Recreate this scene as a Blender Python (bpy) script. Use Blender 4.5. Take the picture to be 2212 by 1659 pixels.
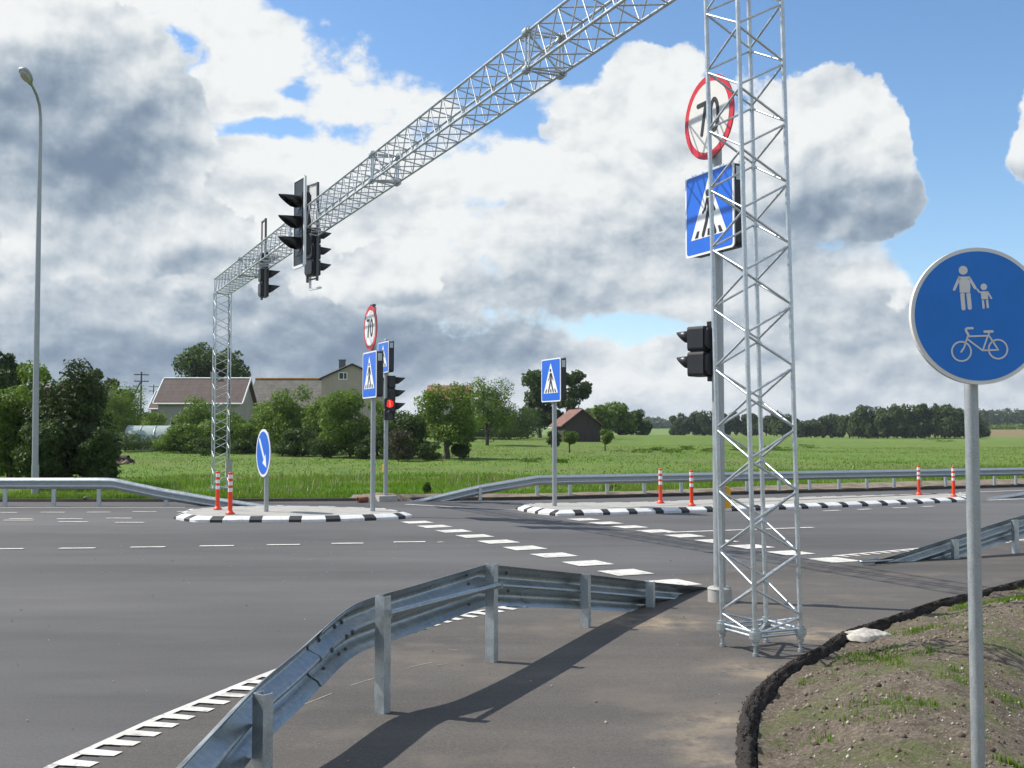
import bpy, bmesh, math, random
import numpy as np
from mathutils import Vector, Matrix
random.seed(7)
R = math.radians
for o in list(bpy.data.objects): bpy.data.objects.remove(o)
scene = bpy.context.scene
col = scene.collection

# ---------------------------------------------------------------- camera
FPX, CX, CY, PITCH, EYE = 2373.0, 1106.0, 829.5, 0.0467, 1.7
cam = bpy.data.objects.new('camera', bpy.data.cameras.new('camera'))
cam.location = (0, 0, EYE)
cam.rotation_euler = (R(90) + PITCH, 0, 0)
cam.data.sensor_width = 36
cam.data.lens = 36 * FPX / 2212
cam.data.clip_start = 0.05
cam.data.clip_end = 6000
col.objects.link(cam)
scene.camera = cam
CP, SP = math.cos(PITCH), math.sin(PITCH)
def ray(px, py):
    x = (px - CX) / FPX; u = (CY - py) / FPX
    return Vector((x, CP - u * SP, SP + u * CP))
def G(px, py, z=0.0):                       # survey point on the level z
    d = ray(px, py); t = (z - EYE) / d.z
    return Vector((d.x * t, d.y * t, z))
def A(px, py, Y):                           # survey point at distance Y
    d = ray(px, py); t = Y / d.y
    return Vector((d.x * t, Y, EYE + d.z * t))
AZ = 0.4231
U = Vector((-math.sin(AZ), math.cos(AZ), 0))     # along the gantry, away
V = Vector((math.cos(AZ), math.sin(AZ), 0))      # along the road, to the right
RZ_LEFT = AZ - math.pi / 2                       # things facing -V
RZ_RIGHT = AZ + math.pi / 2                      # things facing +V

# ---------------------------------------------------------------- sun
SUNPOS = Vector((-0.648, 0.215, 0.735)).normalized()
EL = math.asin(SUNPOS.z)
sl = bpy.data.lights.new('sun', 'SUN'); sl.energy = 4.9; sl.angle = R(0.53); sl.color = (1.0, 0.95, 0.87)
so = bpy.data.objects.new('sun', sl); so.rotation_euler = (-SUNPOS).to_track_quat('-Z', 'Y').to_euler()
so.location = (0, 0, 40)
col.objects.link(so)

# ---------------------------------------------------------------- world
W = bpy.data.worlds.new('World'); scene.world = W; W.use_nodes = True
def world_sky():
    nt = W.node_tree; N = nt.nodes; L = nt.links
    N.clear()
    def n(t, **k):
        x = N.new(t)
        for a, b in k.items(): setattr(x, a, b)
        return x
    def val(x): return x
    def math_(op, a, b=None, c=None, clamp=False):
        m = n('ShaderNodeMath', operation=op); m.use_clamp = clamp
        for i, s in enumerate((a, b, c)):
            if s is None: continue
            if isinstance(s, (int, float)): m.inputs[i].default_value = s
            else: L.new(s, m.inputs[i])
        return m.outputs[0]
    def vm(op, a, b=None):
        m = n('ShaderNodeVectorMath', operation=op)
        for i, s in enumerate((a, b)):
            if s is None: continue
            if isinstance(s, tuple): m.inputs[i].default_value = s
            else: L.new(s, m.inputs[i])
        return m
    sky = n('ShaderNodeTexSky', sky_type='NISHITA', sun_disc=False)
    sky.sun_elevation = EL; sky.sun_rotation = math.atan2(SUNPOS.x, SUNPOS.y)
    sky.air_density = 1.0; sky.dust_density = 0.25; sky.ozone_density = 2.6
    hsv = n('ShaderNodeHueSaturation'); hsv.inputs['Saturation'].default_value = 1.12; L.new(sky.outputs[0], hsv.inputs['Color'])
    bg1 = n('ShaderNodeBackground'); L.new(hsv.outputs[0], bg1.inputs[0]); bg1.inputs[1].default_value = SKYS
    tc = n('ShaderNodeTexCoord')
    sep = n('ShaderNodeSeparateXYZ'); L.new(tc.outputs['Generated'], sep.inputs[0])
    azi = math_('ARCTAN2', sep.outputs[0], sep.outputs[1])
    ele = math_('ARCSINE', sep.outputs[2])
    # stretch the noise space near the horizon so that clouds flatten with distance
    cmb = n('ShaderNodeCombineXYZ'); L.new(azi, cmb.inputs[0]); L.new(ele, cmb.inputs[1])
    P0 = cmb.outputs[0]
    warp = n('ShaderNodeTexNoise'); warp.inputs['Scale'].default_value = 9; warp.inputs['Detail'].default_value = 5; warp.inputs['Roughness'].default_value = .6
    L.new(P0, warp.inputs['Vector'])
    w1 = vm('SUBTRACT', warp.outputs['Color'], (.5, .5, .5)).outputs[0]
    w2 = vm('MULTIPLY', w1, (.050, .040, 0)).outputs[0]
    P = vm('ADD', P0, w2).outputs[0]
    def noise(v, scale, detail, rough, st=(1, 1, 1), off=(0, 0, 0)):
        m = vm('MULTIPLY', v, st).outputs[0]; m = vm('ADD', m, off).outputs[0]
        t = n('ShaderNodeTexNoise'); t.inputs['Scale'].default_value = scale; t.inputs['Detail'].default_value = detail; t.inputs['Roughness'].default_value = rough
        L.new(m, t.inputs['Vector']); return t.outputs['Fac']
    def ae(px, py):
        d = ray(px, py).normalized(); return math.atan2(d.x, d.y), math.asin(d.z)
    def blobs(lst, base):
        acc = base
        for px, py, rx, ry, w in lst:
            a, e = ae(px, py)
            s = vm('SUBTRACT', P, (a, e, 0)).outputs[0]
            s = vm('MULTIPLY', s, (FPX / rx, FPX / ry, 0)).outputs[0]
            r = vm('DOT_PRODUCT', s, s).outputs['Value']
            g = math_('POWER', 2.0, math_('MULTIPLY', r, -1.0))
            acc = math_('MULTIPLY_ADD', g, w, acc)
        return acc
    # coverage of cloud by direction (survey pixels, radii, weight)
    cov = [(-60, 20, 330, 150, .75), (150, 260, 260, 210, 1.1), (60, 520, 400, 130, .55), (620, 90, 210, 100, .62), (760, 210, 230, 80, .34), (620, 360, 380, 80, .45),
           (365, 100, 62, 50, -1.0), (480, 278, 110, 30, -.8), (640, 275, 130, 26, -.7), (610, 190, 70, 26, -.55),
           (1000, 10, 330, 90, -1.1), (1290, 100, 260, 60, -.5), (1200, 290, 110, 34, -.45), (1130, 420, 420, 150, .62), (1400, 210, 150, 120, .75),
           (1800, 300, 170, 120, 1.15), (1890, 410, 130, 90, .8), (1540, 400, 280, 230, .45), (1960, 70, 420, 110, -1.5), (1700, 90, 200, 60, -.4), (2085, 330, 110, 230, -1.9),
           (2270, 270, 80, 100, 1.3), (2060, 520, 220, 45, -.5), (2220, 470, 80, 50, .5),
           (1100, 690, 1500, 130, .7), (1100, 880, 2200, 90, 1.5), (500, 500, 150, 80, .4), (1340, 715, 210, 34, -.85), (1110, 790, 70, 20, -.2), (2000, 650, 260, 60, .4)]
    mrd = n('ShaderNodeMapRange'); L.new(sep.outputs[1], mrd.inputs[0]); mrd.inputs[1].default_value = .62; mrd.inputs[2].default_value = .3; mrd.inputs[3].default_value = -.04; mrd.inputs[4].default_value = .30
    C = blobs(cov, mrd.outputs[0])
    f1 = noise(P0, 9, 9, .58, (1, 1.35, 1), (3.1, 1.7, 0))
    C = math_('ADD', C, math_('MULTIPLY', math_('SUBTRACT', f1, .5), 3.0))
    mr = n('ShaderNodeMapRange', interpolation_type='SMOOTHSTEP'); L.new(C, mr.inputs[0])
    mr.inputs[1].default_value = .12; mr.inputs[2].default_value = .46
    alpha = mr.outputs[0]
    # brightness: thick undersides are grey, sunlit tops white
    lum = [(0, 0, 230, 80, .6), (190, 300, 210, 170, -.55), (60, 170, 120, 90, -.12), (250, 400, 170, 60, -.2), (600, 100, 300, 120, .30), (600, 330, 300, 80, .25),
           (470, 495, 120, 55, .55), (120, 570, 200, 40, .22), (330, 640, 160, 35, -.12), (250, 770, 330, 70, -.48), (830, 585, 130, 55, .60), (860, 735, 330, 80, -.50), (1100, 600, 200, 70, -.15),
           (1400, 200, 130, 100, .35), (1810, 260, 150, 110, .40), (1850, 470, 180, 50, -.5), (1700, 560, 200, 50, -.25), (1150, 330, 300, 70, .3), (2230, 280, 90, 60, .3),
           (1450, 810, 300, 40, .22), (1000, 830, 500, 30, .10), (1800, 700, 300, 60, -.20), (1950, 610, 140, 40, .15), (2000, 800, 260, 60, -.10), (600, 650, 120, 50, -.15), (130, 850, 200, 60, -.1)]
    B = blobs(lum, .72)
    P2 = vm('ADD', P0, (-.006, .012, 0)).outputs[0]
    a1 = noise(P0, 12, 7, .55, (1, 1.35, 1), (7, 2, 0)); a2 = noise(P2, 12, 7, .55, (1, 1.35, 1), (7, 2, 0))
    rel = math_('MULTIPLY', math_('SUBTRACT', a1, a2), 1.7)
    soft = math_('MULTIPLY', math_('SUBTRACT', noise(P0, 5.5, 5, .5, (1, 2.4, 1), (1, 9, 0)), .5), .55)
    B = math_('ADD', B, rel); B = math_('ADD', B, soft)
    # thin edges of a cloud are bright
    mr2 = n('ShaderNodeMapRange'); L.new(C, mr2.inputs[0]); mr2.inputs[1].default_value = .25; mr2.inputs[2].default_value = .9; mr2.inputs[3].default_value = .20; mr2.inputs[4].default_value = 0
    B = math_('ADD', B, mr2.outputs[0])
    ramp = n('ShaderNodeValToRGB'); B_base = B
    cr = ramp.color_ramp
    cr.elements[0].position = 0.0; cr.interpolation = 'B_SPLINE'; cr.elements[0].color = (.135, .19, .27, 1)
    cr.elements[1].position = 1.0; cr.elements[1].color = (.80, .81, .80, 1)
    e = cr.elements.new(.35); e.color = (.27, .335, .41, 1)
    e = cr.elements.new(.65); e.color = (.50, .55, .59, 1)
    # nearer cumulus heaps with crisp lit heads and grey bases
    heaps = [(140, 200, 230, 210, 1.5), (200, 390, 190, 80, .6), (470, 512, 105, 52, 1.35), (400, 560, 150, 26, .7), (835, 592, 120, 56, 1.4), (760, 640, 150, 26, .6), (1395, 190, 105, 85, 1.3), (1330, 290, 190, 70, .6), (1790, 270, 120, 105, 1.35), (1900, 360, 110, 90, 1.1), (1640, 380, 180, 100, .7),
             (1840, 470, 170, 45, .9), (2255, 265, 62, 85, 1.45), (2235, 345, 80, 30, .8), (2065, 230, 70, 170, -1.3), (1960, 640, 90, 50, .7), (1300, 830, 200, 22, .7), (2050, 780, 170, 30, .5), (60, 560, 170, 40, .6)]
    C2 = blobs(heaps, -.55)
    g1 = noise(P0, 15, 10, .56, (1, 1.15, 1), (9, 4, 0)); g3 = noise(P0, 48, 5, .6, (1, 1.15, 1), (2, 4, 0))
    C2 = math_('ADD', C2, math_('MULTIPLY', math_('SUBTRACT', g1, .5), 2.0))
    C2 = math_('ADD', C2, math_('MULTIPLY', math_('SUBTRACT', g3, .5), .35))
    mr3 = n('ShaderNodeMapRange', interpolation_type='SMOOTHSTEP'); L.new(C2, mr3.inputs[0]); mr3.inputs[1].default_value = -.02; mr3.inputs[2].default_value = .16
    lum2 = [(170, 290, 230, 170, -.62), (60, 170, 110, 80, -.12), (250, 400, 170, 60, -.18), (20, 40, 170, 70, .15), (1860, 470, 190, 50, -.60), (1760, 400, 200, 50, -.15), (1640, 520, 160, 50, -.3), (480, 570, 170, 24, -.35), (830, 660, 170, 22, -.45), (1340, 330, 180, 60, -.08), (2200, 360, 100, 26, -.2)]
    B2 = blobs(lum2, .92)
    q1 = noise(P0, 13, 7, .52, (1, 1.15, 1), (9, 4, 0)); q2 = noise(P2, 13, 7, .52, (1, 1.15, 1), (9, 4, 0))
    B2 = math_('ADD', B2, math_('MULTIPLY', math_('SUBTRACT', q1, q2), 1.9))
    B2 = math_('ADD', B2, math_('MULTIPLY', math_('SUBTRACT', noise(P0, 7, 5, .5, (1, 1.6, 1), (5, 5, 0)), .5), .6))
    B = n('ShaderNodeMix'); L.new(mr3.outputs[0], B.inputs[0]); 
    L.new(B_base, B.inputs[2]); L.new(B2, B.inputs[3]); L.new(B.outputs[0], ramp.inputs[0])
    alpha = math_('MAXIMUM', alpha, mr3.outputs[0])
    bg2 = n('ShaderNodeBackground'); L.new(ramp.outputs[0], bg2.inputs[0]); bg2.inputs[1].default_value = 1.0
    mix = n('ShaderNodeMixShader'); L.new(alpha, mix.inputs[0]); L.new(bg1.outputs[0], mix.inputs[1]); L.new(bg2.outputs[0], mix.inputs[2])
    out = n('ShaderNodeOutputWorld'); L.new(mix.outputs[0], out.inputs[0])
    W.cycles.sampling_method = 'MANUAL'; W.cycles.sample_map_resolution = 1024
SKYS = 0.14
world_sky()
scene.view_settings.view_transform = 'Standard'
scene.view_settings.look = 'None'
scene.view_settings.exposure = 0.27
scene.view_settings.gamma = 1.0
scene.render.engine = 'CYCLES'

# ---------------------------------------------------------------- materials
def rgb(r, g, b): return (r, g, b, 1)
class Mat:
    def __init__(s, name, rough=.6, metal=0.0, color=(.5, .5, .5)):
        s.m = bpy.data.materials.new(name); s.m.use_nodes = True
        s.N = s.m.node_tree.nodes; s.L = s.m.node_tree.links
        s.b = s.N['Principled BSDF']
        s.b.inputs['Roughness'].default_value = rough; s.b.inputs['Metallic'].default_value = metal
        s.b.inputs['Base Color'].default_value = rgb(*color)
        s.tc = None
    def obj(s):
        if not s.tc: s.tc = s.N.new('ShaderNodeTexCoord')
        return s.tc.outputs['Object']
    def pos(s):
        g = s.N.new('ShaderNodeNewGeometry'); return g.outputs['Position']
    def noise(s, scale, detail=4, rough=.6, vec=None, st=None):
        t = s.N.new('ShaderNodeTexNoise'); t.inputs['Scale'].default_value = scale; t.inputs['Detail'].default_value = detail; t.inputs['Roughness'].default_value = rough
        v = vec or s.obj()
        if st:
            m = s.N.new('ShaderNodeVectorMath'); m.operation = 'MULTIPLY'; s.L.new(v, m.inputs[0]); m.inputs[1].default_value = st; v = m.outputs[0]
        s.L.new(v, t.inputs['Vector']); return t.outputs['Fac']
    def ramp(s, fac, stops):
        r = s.N.new('ShaderNodeValToRGB'); s.L.new(fac, r.inputs[0]); cr = r.color_ramp
        while len(cr.elements) < len(stops): cr.elements.new(.5)
        for e, (p, c) in zip(cr.elements, stops):
            e.position = p; e.color = rgb(*c) if not isinstance(c, (int, float)) else (c, c, c, 1)
        return r.outputs[0]
    def mix(s, fac, a, b, mode='MIX'):
        m = s.N.new('ShaderNodeMix'); m.data_type = 'RGBA'; m.blend_type = mode
        for i, x in ((0, fac), (6, a), (7, b)):
            if isinstance(x, (int, float)): m.inputs[i].default_value = x
            elif isinstance(x, tuple): m.inputs[i].default_value = rgb(*x)
            else: s.L.new(x, m.inputs[i])
        return m.outputs[2]
    def color(s, c): s.L.new(c, s.b.inputs['Base Color'])
    def roughness(s, c): s.L.new(c, s.b.inputs['Roughness'])
    def bump(s, h, strength=.3, dist=.01):
        b = s.N.new('ShaderNodeBump'); b.inputs['Strength'].default_value = strength; b.inputs['Distance'].default_value = dist
        s.L.new(h, b.inputs['Height']); s.L.new(b.outputs[0], s.b.inputs['Normal'])
def plain(name, color, rough=.5, metal=0, var=.12, scale=6):
    m = Mat(name, rough, metal, color)
    f = m.noise(scale, 5, .65)
    lo = tuple(c * (1 - var) for c in color); hi = tuple(min(1, c * (1 + var)) for c in color)
    m.color(m.ramp(f, [(.3, lo), (.7, hi)]))
    return m.m
def galvanised(name, base=(.50, .545, .56), rough=.42, scale=14, st=None, metal=.75):
    m = Mat(name, rough, metal)
    a = m.noise(scale, 6, .65, st=st); b = m.noise(scale * 7, 3, .6)
    c = m.ramp(a, [(.3, tuple(x * .72 for x in base)), (.7, tuple(x * 1.15 for x in base))])
    c = m.mix(.35, c, m.ramp(b, [(.35, tuple(x * .6 for x in base)), (.65, tuple(x * 1.25 for x in base))]))
    m.color(c); m.roughness(m.ramp(a, [(.3, rough - .1), (.7, rough + .14)]))
    return m.m
def asphalt(name, base, specks=.65, big=(.72, 1.26), tint=None, mottles=.65, dust=()):
    m = Mat(name, .88)
    p = m.pos(); T = lambda k: tuple(x * k for x in base)
    f = m.noise(.35, 6, .62, p); g = m.noise(150, 3, .7, p); s = m.noise(1.3, 7, .68, p, (.35, 1.5, 1)); h = m.noise(42, 4, .75, p); st = m.noise(.22, 5, .6, p, (.18, 1.4, 1))
    c = m.ramp(f, [(.38, T(big[0])), (.62, T(big[1]))])
    c = m.mix(mottles, c, m.ramp(s, [(.36, T(.68)), (.5, base), (.64, T(1.34))]))
    c = m.mix(.45, c, m.ramp(st, [(.4, T(.6)), (.5, base), (.60, T(1.25))]))
    c = m.mix(specks, c, m.ramp(g, [(.36, .40), (.52, 1.0), (.66, 1.0)]), 'MULTIPLY'); c = m.mix(m.ramp(g, [(.60, 0.0), (.72, .5)]), c, (.30, .29, .27))
    c = m.mix(.55, c, m.ramp(h, [(.38, .62), (.62, 1.0)]), 'MULTIPLY'); e_ = m.noise(.11, 4, .5, p); c = m.mix(.6, c, m.ramp(e_, [(.4, .72), (.6, 1.0)]), 'MULTIPLY')
    if tint:
        d = m.noise(.8, 6, .68, p, (1, 1, 1)); k = m.ramp(d, [(.53, 0.0), (.66, .8)])
        c = m.mix(k, c, tint)
    for dx, dy, dr in dust:          # sandy dust washed onto the tarmac beside the bank
        v = m.N.new('ShaderNodeVectorMath'); v.operation = 'DISTANCE'; v.inputs[1].default_value = (dx, dy, 0); m.L.new(p, v.inputs[0])
        q = m.N.new('ShaderNodeMapRange'); q.interpolation_type = 'SMOOTHSTEP'; m.L.new(v.outputs['Value'], q.inputs[0]); q.inputs[1].default_value = dr; q.inputs[2].default_value = 0
        k = m.mix(1.0, q.outputs[0], m.ramp(m.noise(3.5, 6, .7, p), [(.40, 0.0), (.62, 1.0)]), 'MULTIPLY')
        c = m.mix(k, c, (.27, .215, .15))
    m.color(c); m.bump(g, .6, .008)
    return m.m
M = {}
M['road'] = asphalt('road_asphalt', (.120, .116, .114), big=(.84, 1.14), mottles=.5)
M['path'] = asphalt('path_asphalt', (.118, .106, .094), tint=(.14, .118, .095), dust=[(*G(1560, 1645)[:2], .35), (*G(1545, 1560)[:2], .45), (*G(1640, 1450)[:2], .6), (*G(1760, 1370)[:2], .7), (*G(1420, 1345)[:2], .8), (*G(1480, 1600)[:2], .35)])
M['marking'] = (lambda m: (m.color(m.mix(m.ramp(m.noise(9, 6, .75, m.pos()), [(.39, .9), (.46, 0.0)]), m.ramp(m.noise(3, 5, .6, m.pos()), [(.36, (.50, .485, .44)), (.64, (.66, .64, .59))]), (.30, .29, .27))), m.m)[1])(Mat('marking_paint', .7))
M['galv'] = galvanised('galvanised_steel')
M['galv_rail'] = galvanised('galvanised_rail', (.37, .41, .42), .33, 4, (1, 1, 1), .85)
M['galv_pole'] = galvanised('galvanised_pole', (.40, .425, .43), .5, 22, (1, 1, .35), .55)
M['truss'] = galvanised('truss_steel', (.56, .60, .62), .36, 9, (1, 1, 1), .7)
M['darkmetal'] = plain('dark_metal', (.10, .105, .11), .5, .4)
M['black'] = plain('black_plastic', (.012, .012, .014), .38, 0, .2)
M['boxblack'] = plain('black_box_paint', (.018, .019, .022), .45, 0, .2)
M['blue'] = plain('blue_sheeting', (.012, .13, .62), .34, 0, .07)
M['bluedark'] = plain('deep_blue_sheeting', (.004, .17, .60), .5, 0, .06)
M['white'] = plain('white_sheeting', (.78, .79, .78), .4, 0, .04)
M['greyWhite'] = plain('grey_white_sheeting', (.70, .68, .64), .45, 0, .05)
M['red'] = plain('red_sheeting', (.60, .02, .03), .4, 0, .08)
M['orange'] = plain('orange_plastic', (.80, .062, .012), .42, 0, .1)
M['ink'] = plain('black_ink', (.015, .015, .016), .5, 0, .1)
M['yellow'] = plain('yellow_plastic', (.72, .36, .02), .4, 0, .08)
M['kerbwhite'] = (lambda m: (m.color(m.mix(m.ramp(m.noise(14, 6, .75, m.pos()), [(.34, .8), (.45, 0.0)]), m.ramp(m.noise(4, 5, .6, m.pos()), [(.3, (.58, .58, .57)), (.7, (.76, .76, .75))]), (.36, .35, .34))), m.m)[1])(Mat('kerb_white_paint', .6))
M['kerbblack'] = plain('kerb_black_paint', (.022, .022, .024), .6, 0, .3)
M['concrete'] = plain('concrete', (.40, .39, .36), .85, 0, .18, 9)
M['slab'] = plain('island_paving', (.34, .33, .30), .9, 0, .18, 5)
M['sandpile'] = plain('pale_sand', (.46, .43, .385), .95, 0, .3, 30)
def lens_mat(name, c, e=0):
    m = Mat(name, .25, 0, c)
    if e: m.b.inputs['Emission Color'].default_value = rgb(*c); m.b.inputs['Emission Strength'].default_value = e
    return m.m
M['lens'] = lens_mat('dark_lens', (.03, .03, .03))
M['redlit'] = lens_mat('lit_red_lens', (.75, .012, .008), .9)
def leafmat(name, dark, light, trans=.35):
    m = Mat(name, .55)
    g = m.N.new('ShaderNodeNewGeometry')
    rnd = m.ramp(g.outputs['Random Per Island'], [(0, dark), (.55, tuple((a + b) / 2 for a, b in zip(dark, light))), (1, light)])
    c = m.mix(.5, rnd, m.ramp(m.noise(.9, 3, .6), [(.35, dark), (.65, light)]))
    m.color(c)
    m.b.inputs['Specular IOR Level'].default_value = .25
    t = m.N.new('ShaderNodeBsdfTranslucent'); hs = m.N.new('ShaderNodeHueSaturation'); hs.inputs['Value'].default_value = 1.5; m.L.new(c, hs.inputs['Color']); m.L.new(hs.outputs[0], t.inputs[0])
    mx = m.N.new('ShaderNodeMixShader'); mx.inputs[0].default_value = trans
    m.L.new(m.b.outputs[0], mx.inputs[1]); m.L.new(t.outputs[0], mx.inputs[2])
    m.L.new(mx.outputs[0], m.N['Material Output'].inputs[0])
    return m.m
M['leaf_mid'] = leafmat('leaves_mid_green', (.045, .092, .009), (.17, .255, .028))
M['leaf_dark'] = leafmat('leaves_dark_green', (.022, .048, .009), (.085, .135, .022))
M['leaf_bright'] = leafmat('leaves_bright_green', (.05, .10, .010), (.17, .26, .03))
M['leaf_conifer'] = leafmat('conifer_sprays', (.016, .032, .007), (.062, .095, .016), .2)
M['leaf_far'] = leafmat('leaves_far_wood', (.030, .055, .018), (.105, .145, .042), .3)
M['leaf_brown'] = leafmat('leaves_reddish', (.030, .034, .016), (.085, .080, .035))
M['bark'] = plain('bark', (.055, .042, .032), .9, 0, .35, 8)
def grassmat():
    m = Mat('grass_blades', .6); g = m.N.new('ShaderNodeNewGeometry'); p = m.pos()
    c = m.ramp(g.outputs['Random Per Island'], [(0, (.08, .18, .008)), (.55, (.125, .26, .012)), (1, (.21, .33, .025))])
    a = m.noise(.055, 5, .6, p, (1, 1.6, 1)); b2 = m.noise(.6, 4, .6, p)
    c = m.mix(m.ramp(a, [(.47, 0.0), (.60, .35)]), c, (.20, .20, .05)); c = m.mix(m.ramp(b2, [(.52, 0.0), (.68, .35)]), c, (.07, .13, .008))
    m.color(c); m.b.inputs['Specular IOR Level'].default_value = .2
    t = m.N.new('ShaderNodeBsdfTranslucent'); m.L.new(c, t.inputs[0]); mx = m.N.new('ShaderNodeMixShader'); mx.inputs[0].default_value = .4
    m.L.new(m.b.outputs[0], mx.inputs[1]); m.L.new(t.outputs[0], mx.inputs[2]); m.L.new(mx.outputs[0], m.N['Material Output'].inputs[0]); return m.m
M['grassblade'] = grassmat() if 1 else leafmat('grass_blades', (.075, .14, .008), (.21, .28, .028), .45)

# ---------------------------------------------------------------- mesh builder
class MB:
    def __init__(s): s.v = []; s.f = []; s.sm = []
    def add(s, vs, fs, smooth=False):
        b = len(s.v); s.v += [tuple(v) for v in vs]
        for f in fs: s.f.append([b + i for i in f]); s.sm.append(smooth)
    def box(s, c, d, rz=0, rot=None):
        m = rot or Matrix.Rotation(rz, 3, 'Z'); c = Vector(c); h = [x / 2 for x in d]
        vs = [c + m @ Vector((x * h[0], y * h[1], z * h[2])) for z in (-1, 1) for y in (-1, 1) for x in (-1, 1)]
        s.add(vs, [(0, 2, 3, 1), (4, 5, 7, 6), (0, 1, 5, 4), (2, 6, 7, 3), (0, 4, 6, 2), (1, 3, 7, 5)])
    def tube(s, a, b, r, r2=None, seg=8, caps=True):
        a, b = Vector(a), Vector(b); d = (b - a)
        if d.length < 1e-6: return
        q = d.to_track_quat('Z', 'Y'); r2 = r if r2 is None else r2
        vs = []
        for p, rr in ((a, r), (b, r2)):
            for i in range(seg):
                t = 2 * math.pi * i / seg; vs.append(p + q @ Vector((rr * math.cos(t), rr * math.sin(t), 0)))
        s.add(vs, [(i, (i + 1) % seg, seg + (i + 1) % seg, seg + i) for i in range(seg)], True)
        if caps: s.add(vs, [tuple(range(seg - 1, -1, -1)), tuple(range(seg, 2 * seg))])
    def path(s, pts, rs, seg=10):
        pts = [Vector(p) for p in pts]; n = len(pts); vs = []
        up = None
        for i, p in enumerate(pts):
            d = (pts[min(i + 1, n - 1)] - pts[max(i - 1, 0)]).normalized()
            if up is None: up = d.orthogonal().normalized()
            up = (up - d * up.dot(d)).normalized(); w = d.cross(up)
            r = rs[i] if isinstance(rs, (list, tuple)) else rs
            for k in range(seg):
                t = 2 * math.pi * k / seg; vs.append(p + (up * math.cos(t) + w * math.sin(t)) * r)
        fs = [(i * seg + k, i * seg + (k + 1) % seg, (i + 1) * seg + (k + 1) % seg, (i + 1) * seg + k) for i in range(n - 1) for k in range(seg)]
        s.add(vs, fs, True)
        s.add(vs, [tuple(range(seg - 1, -1, -1)), tuple(range((n - 1) * seg, n * seg))])
    def prism(s, poly, y0, y1):          # polygon in x,z extruded along y
        n = len(poly)
        ar = sum(poly[i][0] * poly[(i + 1) % n][1] - poly[(i + 1) % n][0] * poly[i][1] for i in range(n))
        if ar < 0: poly = poly[::-1]
        vs = [(x, y0, z) for x, z in poly] + [(x, y1, z) for x, z in poly]
        s.add(vs, [tuple(range(n)), tuple(range(2 * n - 1, n - 1, -1))] + [(i, n + i, n + (i + 1) % n, (i + 1) % n) for i in range(n)])
    def vprism(s, poly, z0, z1, bottom=True):          # polygon in x,y extruded along z
        n = len(poly)
        ar = sum(poly[i][0] * poly[(i + 1) % n][1] - poly[(i + 1) % n][0] * poly[i][1] for i in range(n))
        if ar < 0: poly = poly[::-1]
        vs = [(p[0], p[1], z0) for p in poly] + [(p[0], p[1], z1) for p in poly]
        fs = [tuple(range(n, 2 * n))] + [(i, (i + 1) % n, n + (i + 1) % n, n + i) for i in range(n)]
        if bottom: fs.append(tuple(range(n - 1, -1, -1)))
        s.add(vs, fs)
    def stroke(s, pts, w, y0, y1):       # a line drawn with a flat nib of width w in x,z
        for (x0, z0), (x1, z1) in zip(pts, pts[1:]):
            dx, dz = x1 - x0, z1 - z0; l = math.hypot(dx, dz)
            if l < 1e-9: continue
            nx, nz = -dz / l * w / 2, dx / l * w / 2
            s.prism([(x0 + nx, z0 + nz), (x0 - nx, z0 - nz), (x1 - nx, z1 - nz), (x1 + nx, z1 + nz)], y0, y1)
        for k, (x, z) in enumerate(pts):
            s.prism(circ(x, z, w / 2 * .995, 12), y0 + .0002 + .00005 * (k % 3), y1)
    def sheet(s, poly, z):
        n = len(poly)
        ar = sum(poly[i][0] * poly[(i + 1) % n][1] - poly[(i + 1) % n][0] * poly[i][1] for i in range(n))
        if ar < 0: poly = poly[::-1]
        s.add([(p[0], p[1], z) for p in poly], [tuple(range(n))])
    def ell(s, c, r, seg=12, rings=8, rot=None):
        vs = []; m = rot or Matrix.Identity(3)
        for j in range(rings + 1):
            t = math.pi * j / rings
            for i in range(seg):
                a = 2 * math.pi * i / seg
                vs.append(Vector(c) + m @ Vector((r[0] * math.sin(t) * math.cos(a), r[1] * math.sin(t) * math.sin(a), r[2] * math.cos(t))))
        s.add(vs, [(j * seg + i, (j + 1) * seg + i, (j + 1) * seg + (i + 1) % seg, j * seg + (i + 1) % seg) for j in range(rings) for i in range(seg)], True)
    def build(s, name, mat, parent=None, loc=None, rz=None):
        me = bpy.data.meshes.new(name); me.from_pydata(s.v, [], s.f)
        me.polygons.foreach_set('use_smooth', s.sm); me.update()
        me.materials.append(M[mat] if isinstance(mat, str) else mat)
        o = bpy.data.objects.new(name, me); col.objects.link(o)
        if parent: o.parent = parent
        if loc is not None: o.location = loc
        if rz is not None: o.rotation_euler.z = rz
        return o
def circ(x, z, r, n=24, a0=0, a1=2 * math.pi):
    return [(x + r * math.cos(a0 + (a1 - a0) * i / n), z + r * math.sin(a0 + (a1 - a0) * i / n)) for i in range(n)]
def rrect(w, h, r, n=5):
    p = []
    for cx_, cz_, a in ((w / 2 - r, h / 2 - r, 0), (-w / 2 + r, h / 2 - r, 90), (-w / 2 + r, -h / 2 + r, 180), (w / 2 - r, -h / 2 + r, 270)):
        for i in range(n + 1):
            t = R(a + 90 * i / n); p.append((cx_ + r * math.cos(t), cz_ + r * math.sin(t)))
    return p
def tag(o, label=None, cat=None, group=None, kind=None):
    if label: o['label'] = label
    if cat: o['category'] = cat
    if group: o['group'] = group
    if kind: o['kind'] = kind
    return o
def empty(name, loc, rz, label, cat, group=None):
    o = bpy.data.objects.new(name, None); o.empty_display_size = .2
    o.location = loc; o.rotation_euler = (0, 0, rz); col.objects.link(o)
    return tag(o, label, cat, group)
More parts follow.
